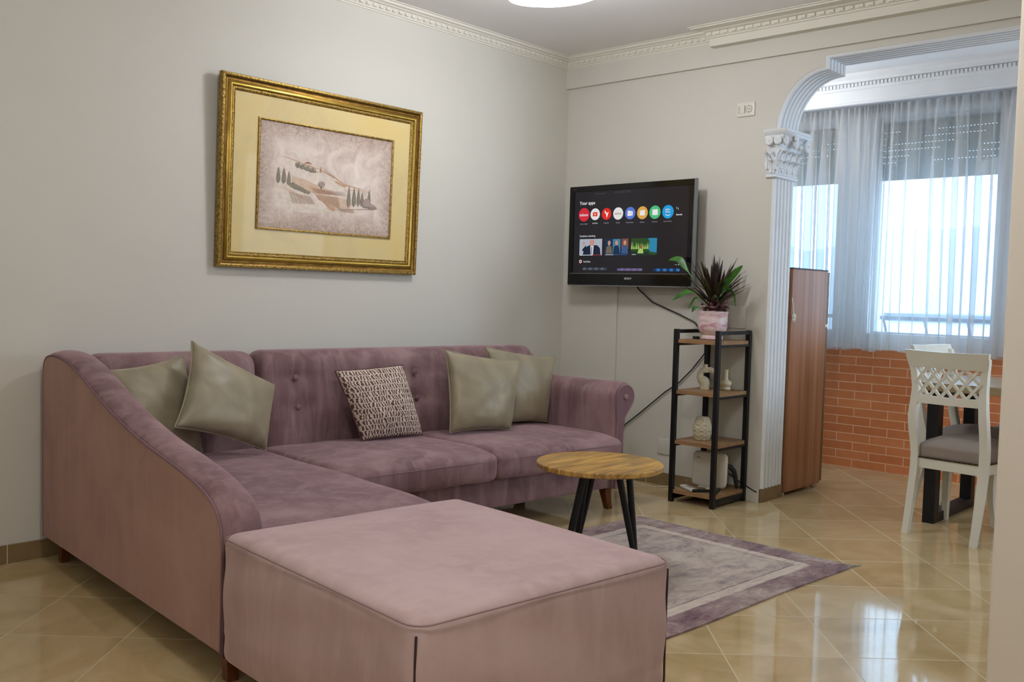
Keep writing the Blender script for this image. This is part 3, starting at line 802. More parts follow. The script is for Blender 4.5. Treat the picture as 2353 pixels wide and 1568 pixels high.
# corner seams
for cx, cyy in ((-.0032, -OL+.0158), (OW-.0248, -OL+.0158), (-.0032, -.0058)):
    sx = -1 if cx < .1 else 1; sy = -1 if cyy < -.5 else 1
    mesh_obj('corner_seam', MB().tube([(cx+sx*(.0008*math.sin(i)), cyy+sy*.0006*math.cos(i*1.3), .10+i*.0325) for i in range(11)], .0030, 6), 'seam', body, smooth=True)
mesh_obj('fabric_tag', MB().box(OW-.012, OW+.016, -OL+.09, -OL+.086, .30, .345), 'blackplastic', ott)
for x, y in ((.08, -.09), (OW-.1, -.09), (.08, -OL+.09), (OW-.1, -OL+.09)):
    mesh_obj('leg', MB().rects([(x, y, 0, .02, .02), (x, y, .092, .026, .026)]), 'legwood', ott, smooth=True)

# ================================================================== THROW PILLOWS (in the sofa frame)
def sofa_pt(u, w, z):
    a = R(-5.2); return Vector((1.572+u*math.cos(a)+(-w)*-math.sin(a), 4.052+u*math.sin(a)+(-w)*math.cos(a), z))
def pillow(name, label, cs, thick, mat, ears=.035, pinch=.07, seed=0, uvs=1.0):
    C = [sofa_pt(*c) for c in cs]          # TL TR BR BL (as seen from the front)
    cen = sum(C, Vector())/4
    nrm = (C[1]-C[3]).cross(C[0]-C[2]); nrm.normalize()
    if nrm.dot(Vector((0, 0, 1.2))-cen) < 0: nrm = -nrm
    if nrm.y > 0: nrm = -nrm
    n = 26; mb = MB(); uv = []
    def P(s, t, side):
        a, b = 2*s-1, 2*t-1
        # pull edges inwards between the corners
        k = pinch*(1-a*a)*(b*b*b*b); k2 = pinch*(1-b*b)*(a*a*a*a)
        bb = b*(1-k*1.0); aa = a*(1-k2*1.0)
        s2, t2 = (aa+1)/2, (bb+1)/2
        p = (C[0]*(1-s2)+C[1]*s2)*(1-t2)+(C[3]*(1-s2)+C[2]*s2)*t2
        h = ((1-a*a)*(1-b*b))**.42
        wr = mnoise.noise(Vector((s*4+seed, t*4, side)))*.16+.09*mnoise.noise(Vector((s*13+seed, t*11, side*2)))
        edge = 0
        r = math.hypot(a, b)
        fold = .10*math.sin(10*math.atan2(b, a)+seed)*max(0, r-.55)*h
        return p+nrm*side*thick*h*(1+wr*.8+fold)*(1.0 if side > 0 else .55)
    idx = {}
    for side in (1, -1):
        for j in range(n+1):
            for i in range(n+1):
                s_, t_ = i/n, j/n
                s_ = .5-.5*math.cos(PI*s_); t_ = .5-.5*math.cos(PI*t_)
                s_ = s_*.6+i/n*.4; t_ = t_*.6+j/n*.4
                if side == -1 and (i in (0, n) or j in (0, n)): idx[(side, i, j)] = idx[(1, i, j)]; continue
                idx[(side, i, j)] = len(mb.v); mb.v.append(tuple(P(s_, t_, side)-cen)); uv.append((s_, 1-t_))
    for side in (1, -1):
        for j in range(n):
            for i in range(n):
                q = [idx[(side, i, j)], idx[(side, i+1, j)], idx[(side, i+1, j+1)], idx[(side, i, j+1)]]
                mb.f.append(tuple(q if side > 0 else q[::-1])); mb.mi.append(0)
    root = thing(name, label, 'cushion', tuple(cen), 0, 'throw pillows on the corner sofa')
    o = mesh_obj('cushion_cover', mb, mat, root, smooth=True, angle=180)
    ul = o.data.uv_layers.new(name='UVMap')
    for lp in o.data.loops: ul.data[lp.index].uv = uv[lp.vertex_index]
    # welt along the edge
    e = [mb.v[idx[(1, i, 0)]] for i in range(n+1)]+[mb.v[idx[(1, n, j)]] for j in range(1, n+1)]+[mb.v[idx[(1, i, n)]] for i in range(n-1, -1, -1)]+[mb.v[idx[(1, 0, j)]] for j in range(n-1, 0, -1)]
    mesh_obj('edge_welt', MB().tube(e, .0038, 6, loop=True), mat, root, smooth=True)
    return root
pillow('throw_pillow', 'sage satin cushion half hidden behind the sloping left arm of the sofa', [(.150, .30, .800), (.475, .26, .850), (.545, .31, .437), (.20, .44, .47)], .075, 'pillow', seed=1)
pillow('throw_pillow', 'sage satin cushion tilted on its corner, its tall point above the sofa back', [(.470, .36, .917), (.858, .35, .716), (.792, .40, .436), (.316, .56, .594)], .085, 'pillow', pinch=.10, seed=5)
pillow('throw_pillow', 'small cushion with brown and cream broken stripe pattern in the middle of the sofa', [(1.196, .30, .764), (1.585, .295, .780), (1.665, .37, .432), (1.315, .36, .430)], .070, 'weave', pinch=.03, seed=9)
pillow('throw_pillow', 'large sage satin cushion in front, overlapping the one by the rolled arm', [(1.812, .35, .853), (2.317, .37, .786), (2.170, .47, .432), (1.80, .42, .438)], .085, 'pillow', seed=14)
pillow('throw_pillow', 'sage satin cushion at the back beside the rolled right arm', [(2.155, .265, .858), (2.695, .265, .791), (2.56, .34, .432), (2.22, .30, .436)], .060, 'pillow', seed=20)

# ================================================================== COFFEE TABLE
ct = thing('coffee_table', 'round wooden coffee table with slim black splayed legs on the rug', 'table', (3.205, 2.425, 0.0085), 0)
top = MB().lathe([(.001, .418), (.262, .418), (.2675, .422), (.2685, .430), (.2675, .438), (.264, .4415), (.001, .4415)], 72)
mesh_obj('tabletop', top, 'rustic', ct, smooth=True, angle=30)
Rv = Vector((.677, -.736, 0)); Dv = Vector((.736, .677, 0))
for fl, fd, tops in ((-.155, -.13, ((-.075, -.15), (-.066, -.05))), (-.085, .15, ((-.045, .06), (-.005, .13))), (.165, -.02, ((.072, -.06), (.125, .02)))):
    g = MB(); ft = Rv*fl+Dv*fd
    for a, b in tops:
        tp = Rv*a+Dv*b
        g.tube([(tp.x, tp.y, .419), ((tp.x+ft.x)/2, (tp.y+ft.y)/2, .21), (ft.x, ft.y, .0045)], [.0150, .0145, .0110], 10)
    g.sphere((ft.x, ft.y, .0105), .0125, 10, 6, (1, 1, .8))
    mesh_obj('leg', g, 'black', ct, smooth=True)
mesh_obj('mount_plate', MB().box(-.14, .14, -.14, .14, .412, .4185), 'black', ct)

# ================================================================== RUG
rug = thing('area_rug', 'faded mauve and cream distressed rug under the coffee table', 'rug', (3.239, 2.293, 0), R(-3.0))
RX, RY = .83, .585
mb = MB(); nx, ny = 60, 40; zt = .0075
def rz(i, j):
    return .0075
for k, z in ((0, .0075), (1, .0005)):
    for j in range(ny+1):
        for i in range(nx+1):
            x = -RX+2*RX*i/nx; y = -RY+2*RY*j/ny
            y += .004*math.sin(x*6); x += .003*math.sin(y*7)*(1 if i in (0, nx) else 0)
            mb.v.append((x, y, z))
W_ = nx+1; O_ = W_*(ny+1)
for j in range(ny):
    for i in range(nx):
        a = j*W_+i; mb.f.append((a, a+1, a+W_+1, a+W_)); mb.f.append((O_+a, O_+a+W_, O_+a+W_+1, O_+a+1)); mb.mi += [0, 0]
for i in range(nx): mb.f.append((i, O_+i, O_+i+1, i+1)); a = ny*W_+i; mb.f.append((a, a+1, O_+a+1, O_+a)); mb.mi += [0, 0]
for j in range(ny): a = j*W_; mb.f.append((a, a+W_, O_+a+W_, O_+a)); a = j*W_+nx; mb.f.append((a, O_+a, O_+a+W_, a+W_)); mb.mi += [0, 0]
mesh_obj('pile', mb, 'rug', rug)
fr = MB(); random.seed(5)
for i in range(230):
    y = -RY+.004+(2*RY-.008)*i/229; L = .014+random.random()*.012; dy = (random.random()-.5)*.012
    fr.tube([(RX-.002, y, .004), (RX+L*.6, y+dy*.5, .0035), (RX+L, y+dy, .002)], [.0016, .0014, .0008], 4)
fo = mesh_obj('fringe', fr, 'fringe', rug); fo['kind'] = 'stuff'
mesh_obj('corner_tassel', MB().tube([(RX-.004, -RY+.004, .006), (RX+.018, -RY-.004, .005), (RX+.05, -RY-.016, .003)], [.006, .004, .0015], 6), 'fringe', rug)

# ================================================================== SHELF TOWER
sh = thing('shelf_unit', 'narrow black metal shelf tower with four wooden shelves below the television', 'shelf', (4.735, 2.812, 0))
HX, HY, PT = .167, .133, .013
for x in (-HX, HX):
    for y in (-HY, HY): mesh_obj('post', MB().box(x-PT, x+PT, y-PT, y+PT, 0, .978), 'black', sh, bevel=.0015, seg=1)
for y in (-HY, HY): mesh_obj('top_rail', MB().box(-HX+PT, HX-PT, y-PT*.8, y+PT*.8, .955, .975), 'black', sh)
for z in (.920, .634, .350, .070):
    hx, hy, nx_, ny_ = HX+.004, HY+.006, HX-PT-.001, HY-PT-.001
    pol = [(-hx, -ny_), (-nx_, -ny_), (-nx_, -hy), (nx_, -hy), (nx_, -ny_), (hx, -ny_), (hx, ny_), (nx_, ny_), (nx_, hy), (-nx_, hy), (-nx_, ny_), (-hx, ny_)]
    s = mesh_obj('shelf_board', MB().prism(pol, lambda a, b: (a, b, z-.020), lambda a, b: (a, b, z)), 'shelfwood', sh, tri=True)
    for y in (-HY, HY): mesh_obj('shelf_rail', MB().box(-HX+PT, HX-PT, y-PT*.7, y+PT*.7, z-.034, z-.0205), 'black', s)
for y in (-HY, HY): mesh_obj('bottom_rail', MB().box(-HX+PT, HX-PT, y-.006, y+.006, .012, .034), 'black', sh)
# hoop vase
v1 = thing('hoop_vase', 'cream ceramic vase bent into a hoop on the shelf under the plant', 'vase', (4.762, 2.868, .6341), R(-58))
g = MB()
g.tube([(0, 0, 0), (0, 0, .012), (0, 0, .03), (-.006, 0, .045), (-.022, 0, .056), (-.032, 0, .072), (-.030, 0, .088), (-.018, 0, .104), (.004, 0, .112), (.030, 0, .110), (.054, 0, .098), (.070, 0, .078), (.078, 0, .055), (.080, 0, .03), (.080, 0, 0)],
       [.027, .028, .029, .030, .026, .020, .0165, .0165, .0175, .017, .0165, .016, .016, .016, .016], 16)
g.sphere((-.012, 0, .050), .031, 16, 10, (1, .9, .85))
g.lathe([(.022, .098), (.016, .112), (.0125, .124), (.0125, .134), (.0165, .142), (.012, .142), (.009, .130)], 20, (-.002, 0, 0))
tag(v1, v1['label'], 'vase'); mesh_obj('vase_body', g, 'ceramic', v1, smooth=True, angle=70)
# bead vase
v2 = mesh_obj('bud_vase', MB().lathe([(.001, 0), (.020, 0), (.027, .004), (.029, .010), (.027, .016), (.021, .020), (.026, .025), (.032, .032), (.034, .040), (.031, .049), (.022, .056), (.014, .062), (.0115, .072), (.0112, .110), (.0135, .118), (.0105, .118), (.009, .108)], 32), 'ceramic', smooth=True, angle=60)
v2.location = (4.805, 2.760, .6341); tag(v2, 'slim cream ceramic bud vase with a long neck beside the hoop vase', 'vase')
# carved vase
g = MB(); prof_ = []
for i in range(25):
    t = i/24; z = t*.132; r = .027+.021*math.sin(PI*min(1, .12+t*.86))**.9; prof_.append((r, z))
rings = []
for r, z in prof_:
    ring = []
    for j in range(48):
        a = 2*PI*j/48
        row = math.floor(z/.033); ph_ = row*.5
        cell = (a/(2*PI)*7+ph_) % 1-.5; cz_ = (z/.033) % 1-.5
        d = math.hypot(cell*1.5, cz_*1.0)
        q = r+.008*math.exp(-((d-.42)/.13)**2)-.007*math.exp(-(d/.25)**2)
        ring.append((q*math.cos(a), q*math.sin(a), z))
    rings.append(ring)
g.loft(rings)
v3 = mesh_obj('carved_vase', g, 'ceramic', smooth=True, angle=180); v3.location = (4.700, 2.838, .3501)
tag(v3, 'cream egg-shaped vase carved with petal hollows on the lower middle shelf', 'vase')
# router
ro = thing('wifi_router', 'white upright wifi router leaning on the bottom shelf', 'router', (4.765, 2.822, .0701), R(5))
mb = roundbox(.028, .215, .20, .013, 8, 4)
def rf(p):
    x, y, z = p
    k = .026
    dy, dz = abs(y)-(.1075-k), abs(z)-(.10-k)
    if dy > 0 and dz > 0:
        d = math.hypot(dy, dz); f = max(dy, dz)/d if d else 1
        y = math.copysign(.1075-k+dy*f, y); z = math.copysign(.10-k+dz*f, z)
    return (x+.012*(z+.1)/.2, y, z+.105)
mesh_obj('casing', mb, 'white', ro, smooth=True, angle=180, fn=rf)
mesh_obj('stand', MB().box(-.028, .032, -.06, .06, 0, .008), 'white', ro, bevel=.003)
text_obj('logo', 'zte', .018, 'greyline', ro, (-.0095, .075, .165), (R(90), 0, R(-90)))
# remotes
def remote(name, label, loc, rz, L, w, h, mat, extra=None):
    t = thing(name, label, 'remote control', loc, rz, 'remote controls on the bottom shelf')
    mesh_obj('casing', MB().box(-L/2, L/2, -w/2, w/2, 0, h), mat, t, bevel=min(h, w)*.3, seg=3, smooth=True)
    g = MB()
    for i in range(5):
        for j in range(3): g.box(-L*.35+i*L*.12, -L*.35+i*L*.12+.006, -w*.28+j*w*.22, -w*.28+j*w*.22+.005, h, h+.0015)
    mesh_obj('buttons', g, 'greyline' if mat == 'white' else 'silver', t)
    if extra: mesh_obj('label_sticker', MB().box(L*.18, L*.42, -w*.4, w*.4, h*.6, h+.001), extra, t)
    return t
M['stickerm'] = simple('tan_wrap', '#c2ae78', .6)
remote('remote_control', 'white air conditioner remote at the left edge of the bottom shelf', (4.625, 2.868, .0702), R(60), .135, .042, .018, 'white')
remote('remote_control', 'black remote with a tan sticker lying in front of the white router', (4.632, 2.785, .0702), R(-40), .12, .036, .017, 'blackplastic', 'stickerm')
remote('remote_control', 'plain black remote lying along the right side of the bottom shelf', (4.668, 2.722, .0702), R(20), .13, .034, .016, 'blackplastic')
# thick black cable loop behind router
tag(mesh_obj('cable_bundle', MB().tube([(4.80, 2.752, .19), (4.815, 2.742, .20), (4.835, 2.725, .195), (4.85, 2.712, .17), (4.858, 2.705, .13), (4.862, 2.702, .10), (4.864, 2.70, .072)], [.012, .014, .0145, .014, .013, .011, .006], 8), 'cordb', smooth=True), 'thick black curved cable beside the white router on the bottom shelf', 'cable')
# small black adapter
tag(mesh_obj('power_adapter', MB().box(4.70, 4.73, 2.895, 2.925, .9202, .936), 'blackplastic', bevel=.002), 'small black adapter beside the pink pot on the top shelf', 'adapter')

# ================================================================== POTTED PLANT
pt = thing('potted_plant', 'bushy dark dracaena with green leaves in a pink marbled pot', 'plant', (4.735, 2.818, .9202))
mesh_obj('pot', MB().lathe([(.001, 0), (.052, 0), (.060, .004), (.061, .018), (.054, .026), (.062, .036), (.076, .052), (.082, .072), (.083, .11), (.082, .140), (.0835, .150), (.086, .155), (.0865, .160), (.083, .162), (.078, .158), (.076, .13), (.001, .13)], 40), 'pot', pt, smooth=True, angle=50)
mesh_obj('soil', MB().lathe([(.001, .14), (.076, .138), (.076, .131), (.001, .131)], 24), 'soil', pt)
random.seed(21)
def blade(mb, base, az, el, L, w, droop, fold=.25, twist=0, segs=9):
    d = Vector((math.cos(az)*math.cos(el), math.sin(az)*math.cos(el), math.sin(el))); side = Vector((-math.sin(az), math.cos(az), 0))
    p = Vector(base); rings = []
    for i in range(segs+1):
        t = i/segs
        ww = w*(math.sin(PI*min(1, .12+t*.88))**.8)*(1 if t < .98 else .1)
        s_ = (side*math.cos(twist*t)+d.cross(side)*math.sin(twist*t)); nn = s_.cross(d).normalized()
        rings.append([p-s_*ww+nn*ww*fold, p-nn*.0007, p+s_*ww+nn*ww*fold, p+nn*.0007-nn*ww*.0])
        p = p+d*(L/segs); d = (d+Vector((0, 0, -droop*(.3+t)/segs))).normalized()
    mb.loft(rings)
dk = [MB(), MB()]
# crown of narrow dark blades; direction favours the view plane evenly all round
for i in range(78):
    az = 2*PI*i*.618; ring = (i/78); el = R(86-58*ring+random.uniform(-6, 6)); L = random.uniform(.20, .285)*(1-.08*ring)
    b = (random.uniform(-.012, .012), random.uniform(-.012, .012), .17+random.uniform(0, .075))
    blade(dk[1 if i % 4 == 0 else 0], b, az+random.uniform(-.2, .2), el, L, random.uniform(.0075, .0125), random.uniform(.1, .75)*(.4+ring), .3, random.uniform(-.6, .6))
mesh_obj('dracaena_leaves', dk[0], 'leafdark', pt, smooth=True); mesh_obj('dracaena_inner_leaves', dk[1], 'leafmid', pt, smooth=True)
mesh_obj('stem', MB().tube([(0, 0, .135), (.004, 0, .2), (0, .004, .26)], [.013, .011, .008], 8), 'leafmid', pt, smooth=True)
gl = MB()
def arc_leaf(pts, w, mbx):
    pts = [Vector(p) for p in pts]; out = []
    n = 14
    def cr(t):
        k = len(pts)-1; x = t*k; i = min(int(x), k-1); f = x-i
        p0, p1, p2, p3 = pts[max(i-1, 0)], pts[i], pts[i+1], pts[min(i+2, k)]
        return .5*((2*p1)+(p2-p0)*f+(2*p0-5*p1+4*p2-p3)*f*f+(3*p1-p0-3*p2+p3)*f**3)
    rings = []
    for i in range(n+1):
        t = i/n; p = cr(t); d = (cr(min(1, t+.02))-cr(max(0, t-.02))).normalized()
        s_ = d.cross(Vector((0, 0, 1)))
        if s_.length < .05: s_ = Vector((1, 0, 0))
        s_.normalize(); nn = s_.cross(d).normalized()
        # leaf face turned towards the room
        s2 = (s_*.55+nn*.8).normalized(); n2 = s2.cross(d).normalized()
        q = max(0, (t-.42)/.58); ww = .0016+(w*max(0.0, math.sin(PI*min(1, q)))**.75 if q > 0 else 0)*(1-.25*q)
        rings.append([p-s2*ww+n2*ww*.2, p-n2*.0008, p+s2*ww+n2*ww*.2, p+n2*.0008])
    mbx.loft(rings)
# broad green leaves at the sides (y+ is left in view)
for P_, w_ in (([(0, .01, .15), (-.01, .10, .30), (-.01, .19, .41), (-.01, .235, .455), (-.01, .30, .452)], .022),
               ([(0, .01, .15), (-.02, .08, .24), (-.02, .14, .27), (-.02, .20, .25), (-.02, .262, .215)], .022),
               ([(0, .0, .15), (-.02, .05, .20), (-.02, .10, .235), (-.02, .13, .20), (-.02, .15, .17)], .012),
               ([(0, -.01, .15), (-.01, -.05, .22), (-.02, -.08, .30), (-.01, -.13, .37), (0, -.175, .42)], .020),
               ([(0, -.01, .15), (-.02, -.05, .25), (-.02, -.09, .29), (-.02, -.135, .26), (-.02, -.150, .19)], .013),
               ([(0, 0, .15), (.05, .02, .25), (.09, .04, .33), (.12, .06, .36)], .018),
               ([(0, -.01, .15), (-.05, -.02, .20), (-.08, -.05, .24), (-.10, -.08, .24), (-.11, -.10, .20)], .012),
               ([(0, .01, .15), (-.05, .06, .18), (-.06, .085, .175), (-.06, .10, .15)], .018)):
    mesh_obj('green_leaf', (lambda g: (arc_leaf(P_, w_, g), g)[1])(MB()), 'leafgreen', pt, smooth=True)
pg = MB(); random.seed(8)
for i in range(120):
    a = random.uniform(0, 2*PI); r = random.uniform(.02, .085); z = .160+random.uniform(-.01, .05)*(1-r*4)+random.uniform(0, .018)
    blade(pg, (r*math.cos(a)*.8, r*math.sin(a)*.8-.012, z), random.uniform(0, 2*PI), R(random.uniform(-20, 60)), random.uniform(.022, .038), random.uniform(.008, .014), .6, .4, random.uniform(-1, 1), 5)
mesh_obj('purple_foliage', pg, 'leafpurple', pt, smooth=True)['kind'] = 'stuff'

# ================================================================== TELEVISION
TX = 4.785
tv = thing('television', 'flat black television showing an app menu on the wall above the shelf tower', 'television', (TX, 3.465, 1.22), 0)
# local x: out of wall is -x ; local y: left in view is +y.  helper for screen coordinates (a right, b up)
def sc_(a, b): return (-a, b)
W2 = .4635
fr = MB(); z0, z1 = 0, .625
fr.box(0, .035, -W2, W2, z0, .073); fr.box(0, .035, -W2, W2, .590, z1); fr.box(0, .035, -W2, -W2+.036, .073, .590); fr.box(0, .035, W2-.036, W2, .073, .590)
mesh_obj('bezel', fr, 'blackgloss', tv, bevel=.002, seg=2)
mesh_obj('side_trim', MB().box(.004, .032, -W2-.006, -W2, -.004, .628).box(.004, .032, -W2, W2, -.006, 0), 'silver', tv)
mesh_obj('rear_housing', MB().box(.035, .085, -W2+.03, W2-.03, .03, .60), 'blackplastic', tv, bevel=.01)
mesh_obj('wall_bracket', MB().box(.085, XB-TX-.013 if False else .1445, -.12, .12, .2, .45), 'blackplastic', tv)
scr = mesh_obj('screen', MB().box(.006, .02, -W2+.036, W2-.036, .073, .590), 'screen', tv)
mesh_obj('lower_line', MB().box(-.0012, 0, -W2+.018, W2-.02, .0695, .0745), 'greyline', tv)
ROT = (R(90), 0, R(-90))
M['txt'] = emis('text_white', '#dcdce0', .9); M['txtdim'] = emis('text_dim', '#9d9aa0', .7)
M['brandtxt'] = simple('brand_silver', '#b9b9b9', .3, metal=.2)
text_obj('brand_text', 'SONY', .0165, 'brandtxt', tv, (-.0005, .013, .0365), ROT, sx=1.25, bold=.0006)
text_obj('small_brand_text', 'BRAVIA', .008, 'greyline', tv, (-.0005, .437, .604), ROT)
SX = .0052
def stext(s, a, b, size, mat='txt', align='LEFT', bold=0, sx=1): return text_obj('screen_text', s, size, mat, scr, (SX, -a, b), ROT, align, sx, .0003, bold)
stext('Your apps', -.385, .508, .030, bold=.0004)
stext('Continue watching', -.378, .304, .0165)
stext('YouTube', -.343, .142, .0155)
def disc(mb, a, b, r, x, n=40, ra=1.0):
    v = [(x, -a, b)]+[(x, -(a+r*ra*math.cos(2*PI*i/n)), b+r*math.sin(2*PI*i/n)) for i in range(n)]
    mb.add(v, [(0, 1+i, 1+(i+1) % n) for i in range(n)])
def quad(mb, pts, x): mb.add([(x, -a, b) for a, b in pts], [tuple(range(len(pts)))])
def rect(mb, a0, a1, b0, b1, x): quad(mb, [(a0, b0), (a1, b0), (a1, b1), (a0, b1)], x)
def em(c, s=.9): 
    k = 'em'+c+str(s)
    if k not in M: M[k] = emis('screen_'+c.strip('#'), c, s)
    return k
apps = [(-.347, .445, .043, '#d42a3c'), (-.258, .445, .037, '#e9e6e6'), (-.169, .444, .037, '#e02a22'), (-.079, .443, .038, '#e9e8e6'), (.012, .442, .038, '#5b7ad0'), (.102, .441, .039, '#e0aa4e'), (.193, .441, .040, '#4fc07e'), (.285, .440, .040, '#1f9fe0')]
labs = ['Kanal 7 HD', 'YouTube', 'DigitAlb', 'Netflix', 'Media Player', 'Gallery', 'Miracast', 'Prime Video']
labs[0] = 'tv kosova'
icons = []
for k, (a, b, r, c) in enumerate(apps):
    g = MB(); mats = [em(c), em('#efeef0'), em('#e03a2a'), em('#a58079')]
    disc(g, a, b, r, SX)
    g.cur = 1; x = SX-.0002
    if k == 1:
        g.cur = 2; rect(g, a-.018, a+.018, b-.013, b+.013, x); g.cur = 1; quad(g, [(a-.005, b-.007), (a+.008, b), (a-.005, b+.007)], x-.0002)
    if k == 2:
        quad(g, [(a-.012, b+.022), (a+.004, b+.004), (a+.002, b-.026), (a-.003, b-.002), (a-.016, b+.012)], x); quad(g, [(a+.002, b-.026), (a+.012, b-.002), (a+.016, b+.014), (a+.004, b+.004)], x)
    if k == 4:
        quad(g, [(a-.020, b-.016), (a-.018, b+.017), (a+.004, b+.013), (a+.004, b-.018)], x); quad(g, [(a-.008, b-.017), (a+.019, b-.014), (a+.019, b+.011), (a-.006, b+.013)], x-.0002)
        g.cur = 0; quad(g, [(a+.003, b-.006), (a+.011, b-.001), (a+.003, b+.004)], x-.0004)
    if k == 5: rect(g, a-.018, a+.018, b-.016, b+.016, x); g.cur = 0; quad(g, [(a-.016, b+.014), (a-.008, b+.014), (a-.008, b+.006), (a-.012, b+.010)], x-.0002)
    if k == 6: rect(g, a-.018, a+.020, b-.017, b+.017, x)
    if k == 7:
        pts = [(a+.020*math.cos(R(210+i*12)), b-.006+.018*math.sin(R(210+i*12))) for i in range(11)]; pts2 = [(p*1+0, q+.004) for p, q in reversed(pts)]
        quad(g, pts+pts2, x)
    mesh_obj('app_icon', g, mats, scr)
for s_, a, b, z, mt in (('tokson', -.347, .436, .024, 'txt'), ('NETFLIX', -.079, .437, .0135, em('#a58079')), ('prime', .285, .450, .0145, 'txt'), ('video', .285, .436, .0145, 'txt')):
    stext(s_, a, b, z, mt, 'CENTER', .0004).location.x = SX-.0016
labs[0] = 'tokson digital'
for (a, b, r, c), s_ in zip(apps, labs): stext(s_, a, b-.060-(.002 if a < -.3 else 0), .0115, 'txtdim' if s_ != 'YouTube' else 'txt', 'CENTER')
stext('Reorder', .343, .417, .0125, bold=.0003)
SX = .0050
g = MB(); rect(g, .344, .349, .463, .466, SX); rect(g, .353, .358, .450, .453, SX); rect(g, .344, .347, .455, .463, SX); rect(g, .355, .358, .453, .461, SX)
mesh_obj('reorder_icon', g, em('#cfcfd2'), scr)
g = MB(); rect(g, -.266, -.172, .568, .577, SX); rect(g, -.115, .012, .569, .581, SX); mesh_obj('header_bar', g, em('#3e3c40', .7), scr)
# thumbnails
def blob(mb, a, b, ra, rb, x, n=16): mb.add([(x, -(a+ra*math.cos(2*PI*i/n)), b+rb*math.sin(2*PI*i/n)) for i in range(n)], [tuple(range(n))])
g = MB(); mats = [em('#aab4bf'), em('#1d2438'), em('#c98f86'), em('#dfe3ea'), em('#b03034')]
rect(g, -.376, -.196, .186, .290, SX); x = SX-.0003
g.cur = 1; quad(g, [(-.352, .186), (-.330, .235), (-.300, .250), (-.235, .250), (-.212, .232), (-.205, .186)], x); quad(g, [(-.356, .222), (-.338, .205), (-.318, .235), (-.325, .25)], x)
g.cur = 2; blob(g, -.277, .268, .020, .021, x-.0003); blob(g, -.342, .262, .009, .012, x-.0003)
g.cur = 3; quad(g, [(-.283, .186), (-.266, .186), (-.262, .247), (-.288, .247)], x-.0004); g.cur = 1; quad(g, [(-.279, .186), (-.274, .186), (-.273, .24), (-.279, .24)], x-.0006)
g.cur = 3; rect(g, -.366, -.270, .1865, .190, x-.0008); g.cur = 4; rect(g, -.270, -.200, .1865, .190, x-.0008)
mesh_obj('thumbnail', g, mats, scr)
g = MB(); mats = [em('#1c3050'), em('#6c6455'), em('#c09380'), em('#4a7c98'), em('#c9ccd6'), em('#3d5a86'), em('#7c4f3d')]
rect(g, -.174, .007, .186, .288, SX)
g.cur = 3; rect(g, -.112, -.055, .200, .286, SX-.0002); g.cur = 6; rect(g, -.045, .006, .225, .287, SX-.0002)
for a, cidx in ((-.140, 1), (-.083, 0), (-.020, 5)):
    g.cur = cidx; quad(g, [(a-.026, .196), (a-.020, .238), (a, .250), (a+.018, .238), (a+.026, .196)], SX-.0004); g.cur = 2; blob(g, a, .262, .011, .015, SX-.0006)
g.cur = 4; rect(g, -.168, -.105, .1875, .191, SX-.0006); g.cur = 5; rect(g, -.105, .002, .1875, .191, SX-.0006)
mesh_obj('thumbnail', g, mats, scr)
g = MB(); mats = [em('#2c4a24'), em('#6f9440'), em('#2c86ac'), em('#a8c870'), em('#1e3326'), em('#c8d8dc'), em('#9a5a38')]
rect(g, .027, .215, .186, .288, SX); random.seed(2)
g.cur = 2; quad(g, [(.150, .225), (.165, .262), (.150, .287), (.215, .287), (.215, .200), (.170, .205)], SX-.0002)
for i in range(16):
    g.cur = 1 if i % 2 else 3; a = .032+i*.0082; h = random.uniform(.02, .05); quad(g, [(a-.005, .222), (a+.005, .222), (a, .222+h)], SX-.0003-.00002*i)
g.cur = 4; quad(g, [(.027, .186), (.17, .186), (.15, .205), (.027, .208)], SX-.0008); g.cur = 3; quad(g, [(.075, .196), (.12, .196), (.115, .222), (.085, .222)], SX-.0009)
g.cur = 6; quad(g, [(.090, .226), (.112, .226), (.106, .242), (.100, .250), (.094, .240)], SX-.0010)
g.cur = 5; rect(g, .035, .064, .1875, .191, SX-.001); g.cur = 0; rect(g, .064, .20, .1885, .190, SX-.001)
mesh_obj('thumbnail', g, mats, scr)
for a0, a1, b0, b1, cs in ((-.344, -.153, .094, .109, ('#5c6470', '#3c444e')), (-.073, .114, .090, .105, ('#6a5a86', '#7c6c98')), (.196, .38, .088, .104, ('#1c3a66', '#2f7cc0'))):
    g = MB(); n = 8
    for i in range(n):
        g.cur = i % 2; rect(g, a0+(a1-a0)*i/n, a0+(a1-a0)*(i+1)/n, b0, b1, SX)
    mesh_obj('partial_thumbnail', g, [em(cs[0], .8), em(cs[1], .8)], scr)
g = MB(); disc(g, -.365, .148, .011, SX); g.cur = 1; disc(g, -.365, .148, .0065, SX-.0003); mesh_obj('channel_icon', g, [em('#e9d6d4'), em('#c03a34')], scr)
g = MB(); disc(g, .357, .127, .0025, SX); disc(g, .372, .127, .0035, SX); disc(g, .387, .127, .0025, SX); rect(g, .346, .353, .126, .128, SX); rect(g, .391, .398, .126, .128, SX); mesh_obj('menu_dots', g, em('#c8c8cc'), scr)
tag(mesh_obj('television_cable', MB().tube([(4.90, 3.475, 1.235), (4.915, 3.46, 1.20), (4.918, 3.354, 1.121), (4.918, 3.25, 1.085), (4.918, 3.162, 1.055), (4.918, 3.048, 1.01), (4.918, 2.975, .93), (4.918, 2.972, .829), (4.918, 3.057, .725), (4.918, 3.145, .639), (4.918, 3.24, .575), (4.918, 3.329, .502), (4.918, 3.423, .425), (4.918, 3.53, .343), (4.918, 3.58, .25), (4.918, 3.59, .09)], .0042, 6), 'cordb', smooth=True), 'thin black cable running from the television down the wall behind the shelf', 'cable')
